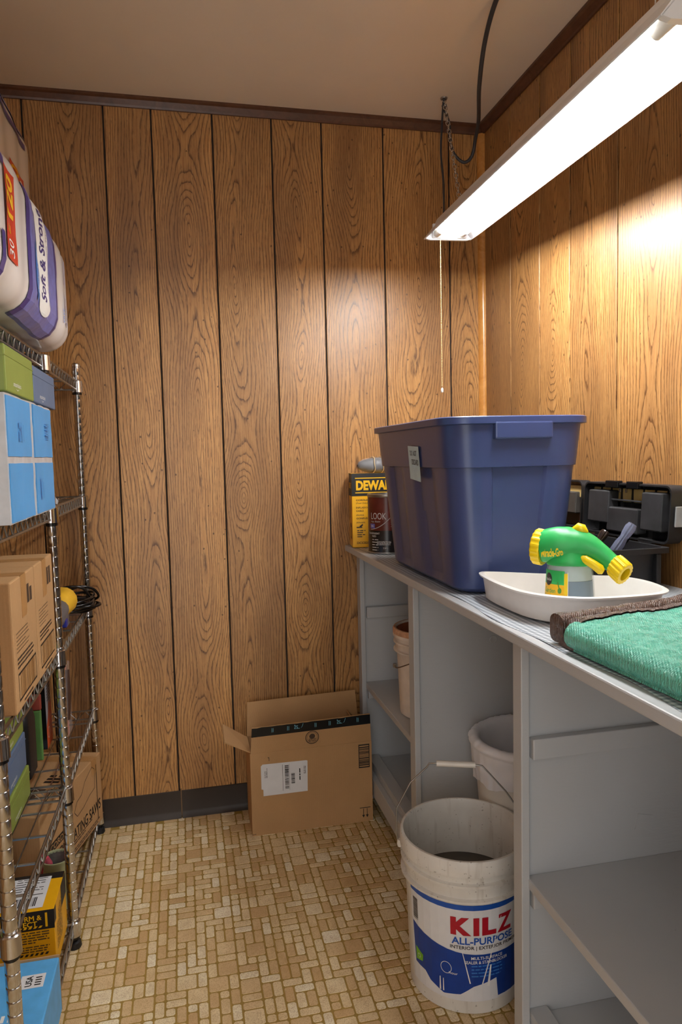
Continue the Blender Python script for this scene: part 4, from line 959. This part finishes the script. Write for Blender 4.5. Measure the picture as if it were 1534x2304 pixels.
def capdisc(c, ax, r, prof):     # prof: list (scale,t)
    ax = Vector(ax).normalized(); q = ax.to_track_quat('Z', 'Y'); base = knurl(r, 0); m = MB()
    loft(m, [[tuple(Vector(c)+q @ Vector((x*sc, y*sc, t_))) for x, y in base] for sc, t_ in prof]); return m
capdisc(P2(1209, 1228, .008), (-1, .42, .12), .0325, [(.96, -.010), (1.0, -.007), (1.0, .007), (.94, .010), (.6, .0105)]).build('filler_cap', M_YPLAST, sp, world=False, smooth=.5)
nd = (.66, -.55, -.50); nc = P2(1386, 1264, -.028)
ndv = Vector(nd).normalized(); nq = ndv.to_track_quat('Z', 'Y'); m = MB(); base = knurl(.0215, 0, 16)
inner = [(x/math.hypot(x, y)*.0125, y/math.hypot(x, y)*.0125) for x, y in base]
secs = [[tuple(Vector(nc)+nq @ Vector((x*sc, y*sc, t_))) for x, y in base] for sc, t_ in ((.8, -.014), (.98, -.011), (1, 0), (1.0, .014), (.93, .0165))]
secs += [[tuple(Vector(nc)+nq @ Vector((x, y, t_))) for x, y in inner] for t_ in (.0165, .003)]
loft(m, secs); m.build('nozzle', M_YPLAST, sp, world=False, smooth=.5)
m = MB(); m.lathe([(.0122, 0), (.0122, .0006)], 20); m.v = [tuple(Vector(nc)+nq @ (Vector(p)+Vector((0, 0, .0034)))) for p in m.v]; m.build('nozzle_mouth', flat('dark_mesh', (60, 64, 56), .5), sp, world=False)
m = MB(); m.tube([P2(1298, 1244, -.022), P2(1312, 1247, -.026), P2(1330, 1256, -.030), P2(1346, 1266, -.032), P2(1352, 1270, -.032)], [.004, .0075, .008, .009, .005], 12); m.build('trigger', M_YPLAST, sp, world=False, smooth=1)
m = MB(); m.tube([P2(1284, 1189, -.004), P2(1296, 1187, -.005), P2(1308, 1190, -.006), P2(1318, 1196, -.008)], [.003, .0095, .0095, .003], 12); m.build('switch', M_YPLAST, sp, world=False, smooth=1)
def headmap(u, v, n):      # on the front of the head body; u,v metres from the brand's centre
    x, z = (1240-1278)*K+u, (1352-1232)*K+v
    # radius of the head along x
    pxx = x/K+1278; r = 36*K
    for i in range(len(path)-1):
        if path[i][0] <= pxx <= path[i+1][0]:
            f = (pxx-path[i][0])/(path[i+1][0]-path[i][0]); r = (rad[i]+(rad[i+1]-rad[i])*f)*K; zc = (1352-(path[i][1]+(path[i+1][1]-path[i][1])*f))*K; yc = yoff[i]+(yoff[i+1]-yoff[i])*f; break
    else: zc = (1352-1224)*K; yc = 0
    dz = z-zc; return (x, yc-math.sqrt(max(1e-8, r*r-dz*dz))-n-.0006, z)
s = Sheet(sp, headmap, .004); s.text('lettering', M_YPLAST, 'Miracle-Gro', -.002, -.002, .043, .0155, 4, .0004, .03); s.flush()
def lblmap(u, v, n):
    r = .0505-.0050*(v-.003)/.069+n+.0004; a = -math.pi/2+u/.048; return (r*math.cos(a), r*.80*math.sin(a), v)
s = Sheet(sp, lblmap, .005)
s.rect('label', M_YELLOW, -.075, -.004, .004, .046, .0003); s.rect('label', M_GPLAST, -.075, -.010, .046, .070, .0003); s.rect('label', M_WHITE, -.0045, -.003, .004, .068, .0004)
s.rect('label', M_YPLAST, -.011, -.004, .030, .066, .0005); s.rect('label', M_GPLAST, -.011, -.004, .004, .022, .0006)
s.disc('label_print', M_BLACK, -.050, .054, .011, .011, .0006); s.text('lettering', M_WHITE, 'Miracle-Gro', -.050, .054, .018, .005, 0, .0009)
s.text('lettering', M_GPLAST, 'Garden', -.046, .035, .034, .0085, 0, .0007, .005); s.text('lettering', M_GPLAST, 'Feeder', -.046, .024, .034, .0085, 0, .0007, .005)
fpts = []
for k in range(28): a = math.pi*2*k/28; r_ = .013 if k % 2 else .009; fpts.append((-.022+r_*1.0*math.cos(a), .013+r_*.9*math.sin(a)))
s.poly('label_print', flat('flower_red', (206, 44, 38), .4), [(x, max(.0045, y)) for x, y in fpts], .0007); s.disc('label_print', flat('leaf_green', (70, 140, 50), .4), -.020, .036, .004, .005, .0007); s.poly('label_print', MATS['leaf_green'], [(-.022, .040), (-.020, .040), (-.023, .05), (-.026, .051)], .0007)
s.flush()

# toolboxes: body with rim, tray edge, open lid with compartments
def toolbox(label, cx, cy, L, full=True, group=None):
    t = thing('toolbox', label, 'toolbox', (cx, cy, TZ)); hx, hy, h = .078, L/2, .098
    m = MB(); loft(m, [[(x, y, z) for x, y in rrect(a, b, .012, 4)] for a, b, z in ((hx-.010, hy-.012, 0), (hx-.004, hy-.005, h-.012), (hx+.006, hy+.008, h-.012), (hx+.006, hy+.008, h), (hx-.004, hy-.004, h), (hx-.012, hy-.014, .008))])
    m.build('body', M_BLACKP, t, world=False, smooth=.5)
    for sx in (-.055, .055): MB().box(sx-.006, sx+.006, -hy-.006, -hy+.010, 0, h-.012).build('corner_rib', M_BLACKP, t, world=False, bevel=.002)
    # lid stands open on the wall side
    lx = hx+.004; lh = .132; dp = .040; ld = thing_part(t)
    m = MB(); rr2 = rrect(hy, lh/2, .020, 6); ri2 = rrect(hy-.004, lh/2-.004, .017, 6)
    loft(m, [[(x_, y, lh/2+z) for y, z in q_] for x_, q_ in ((0, ri2), (0, rr2), (dp-.004, rr2), (dp, rrect(hy-.005, lh/2-.005, .016, 6)))], close=False)
    n_ = len(rr2); m.f.append(tuple(3*n_+i for i in range(n_))); loft(m, [[(x_, y, lh/2+z) for y, z in ri2] for x_ in (0, dp-.006)], close=False); k_ = len(m.v)-n_; m.f.append(tuple(k_+i for i in range(n_)))
    if full:
        for z in (.045, .088): m.box(dp-.016, dp-.004, -hy+.004, hy-.004, z, z+.002)
        for k in range(1, 8): y = -hy+2*hy*k/8; m.box(dp-.016, dp-.004, y, y+.002, .004, lh-.004)
    off = Vector((lx, 0, h+.004)); m.v = [(p[0]+off.x+.10*p[2]*0+.06*p[2], p[1], p[2]+off.z) for p in m.v]
    lo = m.build('lid', M_BLACKP, t, world=False, smooth=.5)
    if full:
        def lidbox(nm, x0, x1, y0, y1, z0, z1, mat=M_BLACKP, bv=.003):
            q = MB().box(x0, x1, y0, y1, z0, z1); q.v = [(p[0]+off.x+.06*p[2], p[1], p[2]+off.z) for p in q.v]
            o = q.build(nm, mat, lo, world=False, bevel=bv); return o
        g_ = flat('scuffed_black', (44, 44, 46), .5, var=.3, vs=30)
        lidbox('compartment', -.004, .026, hy-.120, hy-.030, .030, .112, g_); lidbox('compartment', -.004, .026, -hy+.026, -hy+.100, .026, .114, g_)
        lidbox('compartment', -.002, .028, -.060, .062, .012, .072, g_); lidbox('compartment_rail', .004, .012, -.062, .064, .088, .092, g_, .001)
        lidbox('latch', -.006, .010, .020, .072, lh-.012, lh+.006, M_BLACKG, .002); lidbox('latch', -.006, .010, -.060, -.016, lh-.012, lh+.006, M_BLACKG, .002)
        lidbox('hinge_pin', -.004, .000, .010, .014, lh-.022, lh-.012, M_CHROME, .0005); lidbox('hinge_pin', -.004, .000, -.016, -.012, lh-.022, lh-.012, M_CHROME, .0005)
        lidbox('side_latch', .010, .034, -hy-.006, -hy-.001, .040, .086, flat('grey_latch', (146, 148, 150), .45), .0015)
        lidbox('hinge', .0, .012, -hy+.06, -hy+.11, -.006, .006, M_BLACKP, .002); lidbox('hinge', .0, .012, hy-.11, hy-.06, -.006, .006, M_BLACKP, .002)
    else:
        q = MB().box(.0, .030, -hy+.03, hy-.03, .04, .10); q.v = [(p[0]+off.x+.06*p[2], p[1], p[2]+off.z) for p in q.v]; q.build('compartment', flat('grey_brown_panel', (66, 62, 58), .5, var=.2), lo, world=False, bevel=.003)
    return t
def thing_part(t): return None
TBX, TBY, TBL = .968, 1.556, .352
toolbox('black toolbox with its ribbed lid open and screwdrivers inside, next to the paint tray', TBX, TBY, TBL)
toolbox('second black toolbox half hidden behind the blue tote, lid open', .985, 1.925, .31, False)
def driver(label, p0, p1, r, mat, shaft=.05):
    a, b = Vector(p0), Vector(p1); t = thing('screwdriver', label, 'screwdriver', tuple(a)); d = (b-a)
    q = d.to_track_quat('Z', 'Y'); L = d.length; m = MB(); base = []
    for k in range(24): an = 2*math.pi*k/24; rr_ = r*(1-(.14 if k % 4 == 0 else 0)); base.append((rr_*math.cos(an), rr_*math.sin(an)))
    loft(m, [[tuple(q @ Vector((x*s_, y*s_, z*L))) for x, y in base] for s_, z in ((.6, 0), (.95, .08), (.95, .45), (.72, .62), (.9, .74), (1.0, .9), (.75, 1.0))])
    m.build('handle', mat, t, world=False, smooth=.6)
    m = MB(); m.tube([tuple(q @ Vector((0, 0, -shaft))), tuple(q @ Vector((0, 0, .004)))], .003, 8); m.build('shaft', M_CHROME, t, world=False, smooth=1); return t
def mat_clear():
    g = G('clear_handle'); g.set(Base_Color=lin((176, 184, 214)), Roughness=.12, Transmission_Weight=.65, IOR=1.46); return g.m
driver('screwdriver with a clear bluish handle sticking up out of the toolbox', (.945, 1.445, 1.000), (.985, 1.415, 1.082), .0125, mat_clear())
driver('screwdriver with a dark brown glossy handle in the toolbox', (.945, 1.520, 1.004), (.978, 1.508, 1.058), .011, flat('dark_amber_handle', (52, 40, 36), .15), .04)
driver('screwdriver with a black handle lying low in the toolbox', (.975, 1.475, 1.002), (1.005, 1.465, 1.050), .010, M_BLACKG, .04)

# folded tarp
def mat_tarp(name, c):
    g = G(name); o = g.obj(); sp_ = g.n('ShaderNodeSeparateXYZ'); g.put(sp_.inputs[0], o); c = lin(c)
    wv = g.mth('MULTIPLY', g.mth('SINE', g.mth('MULTIPLY', g.mth('ADD', sp_.outputs[0], g.mth('MULTIPLY', sp_.outputs[1], .3)), 1300)), g.mth('SINE', g.mth('MULTIPLY', g.mth('SUBTRACT', sp_.outputs[1], g.mth('MULTIPLY', sp_.outputs[0], .3)), 1300)))
    cr = g.noise(o, 70, 5, .62, 1.6)
    g.set(Base_Color=g.ramp(g.noise(o, 12, 3), (.3, tuple(v*.86 for v in c[:3])+(1,)), (.7, c)), Roughness=g.ramp(g.noise(o, 55, 3), (.4, .12), (.62, .42)))
    g.bump(g.mth('ADD', g.mth('MULTIPLY', wv, .4), g.mth('MULTIPLY', cr, 3.0)), .7, .0026); g.b.inputs['Specular IOR Level'].default_value = .8; return g.m
M_TARP = mat_tarp('tarp_green', (100, 196, 172)); M_HEM = mat_tarp('tarp_brown', (84, 62, 54))
tr = thing('folded_tarp', 'folded sea green tarp with a brown hem lying on the worktop', 'tarp', (.84, .85, TZ))
C0, C1, C2, C3 = Vector((.592, 1.048, 0)), Vector((.935, 1.116, 0)), Vector((1.06, .50, 0)), Vector((.605, .46, 0))
def tarpf(th, a0, a1):
    def f(u, v):
        w = a0+(a1-a0)*v; p = C0.lerp(C1, u).lerp(C3.lerp(C2, u), w)
        e = min(u*.42, (1-u)*.42, w*.6+.001, (1-w)*.6); hgt = th*(1-math.exp(-e/.009)) if e > 0 else 0
        z = TZ+.001+hgt+.0035*mnoise.noise(Vector((p.x*18, p.y*10, 2)))*min(1, e/.03)+.0022*mnoise.noise(Vector((p.x*60, p.y*38, 5)))*min(1, e/.02)+.0011*mnoise.noise(Vector((p.x*150, p.y*90, 8)))*min(1, e/.02)
        z += .010*max(0, u-.75)*4*(1-w)**6
        return (p.x+.004*mnoise.noise(Vector((p.y*30, 1, 1)))*(1-u), p.y, z)
    return f
MB().grid(tarpf(.047, .075, 1), 170, 200).build('tarp_sheet', M_TARP, tr, smooth=1.5)
MB().grid(tarpf(.050, 0, .078), 170, 20).build('brown_hem', M_HEM, tr, smooth=1.5)
mb = MB(); hem = []
for k in range(41):
    u = k/40; p = C0.lerp(C1, u); hem.append((p.x, p.y+.004, TZ+.027+.010*max(0, u-.75)*4+.002*mnoise.noise(Vector((u*12, 0, 0)))))
hd = (C1-C0).normalized(); hn = Vector((-hd.y, hd.x, 0))
loft(mb, [[tuple(Vector(c)+hn*x+Vector((0, 0, y))) for x, y in rrect(.016, .0235, .013, 5)] for c in hem]); mb.build('hem_roll', M_HEM, tr, smooth=1)
mb = MB(); sd_ = []
for k in range(41):
    v = .06+.94*k/40; p = C0.lerp(C3, v); sd_.append((p.x+.012, p.y, TZ+.0235+.002*mnoise.noise(Vector((v*20, 0, 3)))))
mb.tube(sd_, .0225, 14); mb.build('side_fold', M_TARP, tr, smooth=1)

# ================================================================ SHOP LIGHT
yaw_, til = .075, .055; fd_ = Vector((math.sin(yaw_)*math.cos(til), math.cos(yaw_)*math.cos(til), math.sin(til)))
FE = Vector((.817, 2.10, 1.898)); LEN = 1.225
lt = thing('shop_light', 'twin-tube white fluorescent shop light hanging over the worktop', 'light fixture', tuple(FE-fd_*LEN/2))
ax = fd_; sdv = Vector((math.cos(yaw_), -math.sin(yaw_), 0)); upv = sdv.cross(ax)
def LP(a, b, c): p = FE-fd_*a+sdv*b+upv*c-(FE-fd_*LEN/2); return tuple(p)      # a from the far end, b across, c up (local)
hood = [(-.074, .000), (-.072, -.002), (-.040, .036), (-.030, .056), (.030, .056), (.040, .036), (.072, -.002), (.074, .000), (.042, .040), (.032, .0595), (-.032, .0595), (-.042, .040)]
m = MB(); loft(m, [[LP(a, b, c) for b, c in hood] for a in (0, LEN)]); m.build('hood', M_ENAMEL, lt, world=False)
m = MB(); ch = [(-.022, .056), (-.016, .018), (.016, .018), (.022, .056)]; loft(m, [[LP(a, b, c) for b, c in ch] for a in (.075, LEN-.075)]); m.build('ballast_cover', M_ENAMEL, lt, world=False)
for a0, a1 in ((.0, .012), (LEN-.012, LEN)):
    m = MB(); loft(m, [[LP(a, b, c) for b, c in [(-.072, .0), (-.058, -.004), (.058, -.004), (.072, .0), (.040, .036), (.030, .056), (-.030, .056), (-.040, .036)]] for a in (a0, a1)]); m.build('end_plate', M_ENAMEL, lt, world=False)
g = G('tube_glow'); em = g.n('ShaderNodeEmission'); em.inputs[0].default_value = (1, .985, .965, 1); em.inputs[1].default_value = TUBE_STRENGTH
g.t.links.new(em.outputs[0], g.t.nodes['Material Output'].inputs[0]); M_GLOW = g.m
for b in (-.038, .038):
    tu = MB().tube([LP(.060, b, .012), LP(LEN-.060, b, .012)], .0108, 20).build('tube', M_GLOW, lt, world=False, smooth=.8)
    for a0, a1 in ((.022, .066), (LEN-.066, LEN-.022)): MB().tube([LP(a0, b, .012), LP(a1, b, .012)], .0116, 20).build('tube_cap', M_WHITEP, tu, world=False, smooth=.8)
    for a0, a1 in ((.012, .022), (LEN-.022, LEN-.012)):
        m = MB(); loft(m, [[LP(a, b+x, c) for x, c in ((-.013, .0), (.013, .0), (.013, .040), (-.013, .040))] for a in (a0, a1)]); m.build('lamp_holder', M_ENAMEL, lt, world=False)
# beaded pull chain
m = MB(); pc0 = FE-fd_*.02+sdv*-.028+upv*-.004; z = pc0.z
off = FE-fd_*LEN/2
k = 0
while z > 1.452:
    m.lathe([(0, -.0021), (.0017, -.0012), (.0021, 0), (.0017, .0012), (0, .0021)], 8, (pc0.x-off.x, pc0.y-off.y, z-off.z), caps=False); z -= .0048
m.tube([(pc0.x-off.x, pc0.y-off.y, pc0.z-off.z), (pc0.x-off.x, pc0.y-off.y, 1.45-off.z)], .0006, 5)
m.build('pull_chain', flat('brass_beads', (226, 200, 140), .3, .8), lt, world=False, smooth=1)
MB().lathe([(.002, .014), (.004, .010), (.0042, .002), (.003, 0)], 10, (pc0.x-off.x, pc0.y-off.y, 1.436-off.z)).build('pull_knob', M_WHITEP, lt, world=False, smooth=1)
# hanging chains
def chain(label, top, bot):
    top, bot = Vector(top), Vector(bot); t = thing('hanging_chain', label, 'chain', tuple(top))
    d = bot-top; L = d.length; q = d.to_track_quat('Z', 'Y'); n = int(L/.0235); st = L/n; m = MB()
    for k in range(n):
        pts = []
        for j in range(14):
            a = 2*math.pi*j/14; x = .0058*math.cos(a); z_ = .0085*math.sin(a)+math.copysign(.0055, math.sin(a)); y = 0
            if k % 2: x, y = 0, x
            pts.append(tuple(q @ Vector((x, y, (k+.5)*st+z_))))
        m.tube(pts, .0014, 6, closed=True)
    m.build('links', M_CHROME, t, world=False, smooth=1)
    m = MB(); m.tube(smoothpath([(0, 0, .0), (0, 0, -.012), (.008, 0, -.022), (0, 0, -.034), (-.008, 0, -.024)], 6), .0022, 8); m.build('ceiling_hook', M_STEEL, t, world=False, smooth=1)
    MB().lathe([(.012, 0), (.011, -.004), (.005, -.006)], 16).build('hook_plate', M_STEEL, t, world=False); return t
far_bot = FE-fd_*.13+upv*.058; near_bot = FE-fd_*(LEN-.13)+upv*.058
chain('thin silver chain holding the shop light at its end by the back wall', (.893, 2.312, H-.001), tuple(far_bot))
chain('thin silver chain holding the shop light at its end away from the back wall', (near_bot.x+.01, near_bot.y, H-.001), tuple(near_bot))
m = MB(); pth = smoothpath([(.893, 2.306, 2.412), (.888, 2.303, 2.385), (.905, 2.300, 2.335), (.910, 2.298, 2.27), (.922, 2.295, 2.232), (.952, 2.290, 2.208), (.972, 2.27, 2.222), (.972, 2.24, 2.265), (.948, 2.16, 2.285), (.885, 2.01, 2.305), (.853, 1.90, 2.362), (.838, 1.80, 2.405), (.832, 1.70, 2.416)], 8)
m.tube(pth, [.0038+.0026*min(1, i/(len(pth)-1)*1.3) for i in range(len(pth))], 8); tag(m.build('extension_cord', flat('dark_grey_cord', (52, 54, 60), .45), loc=(.893, 2.306, 2.412), smooth=1), 'dark cord looping from the chain hook up to the ceiling', 'cord')
m = MB(); m.tube(smoothpath([(.890, 2.310, 2.405), (.880, 2.30, 2.32), (.868, 2.28, 2.23), (.852, 2.22, 2.12), (.83, 2.16, 2.03), (FE.x-.02, 2.075, FE.z+.066)], 8), .0036, 8)
tag(m.build('fixture_cord', MATS['dark_grey_cord'], loc=(.890, 2.31, 2.405), smooth=1), 'dark cord running from the ceiling hook down into the shop light', 'cord')
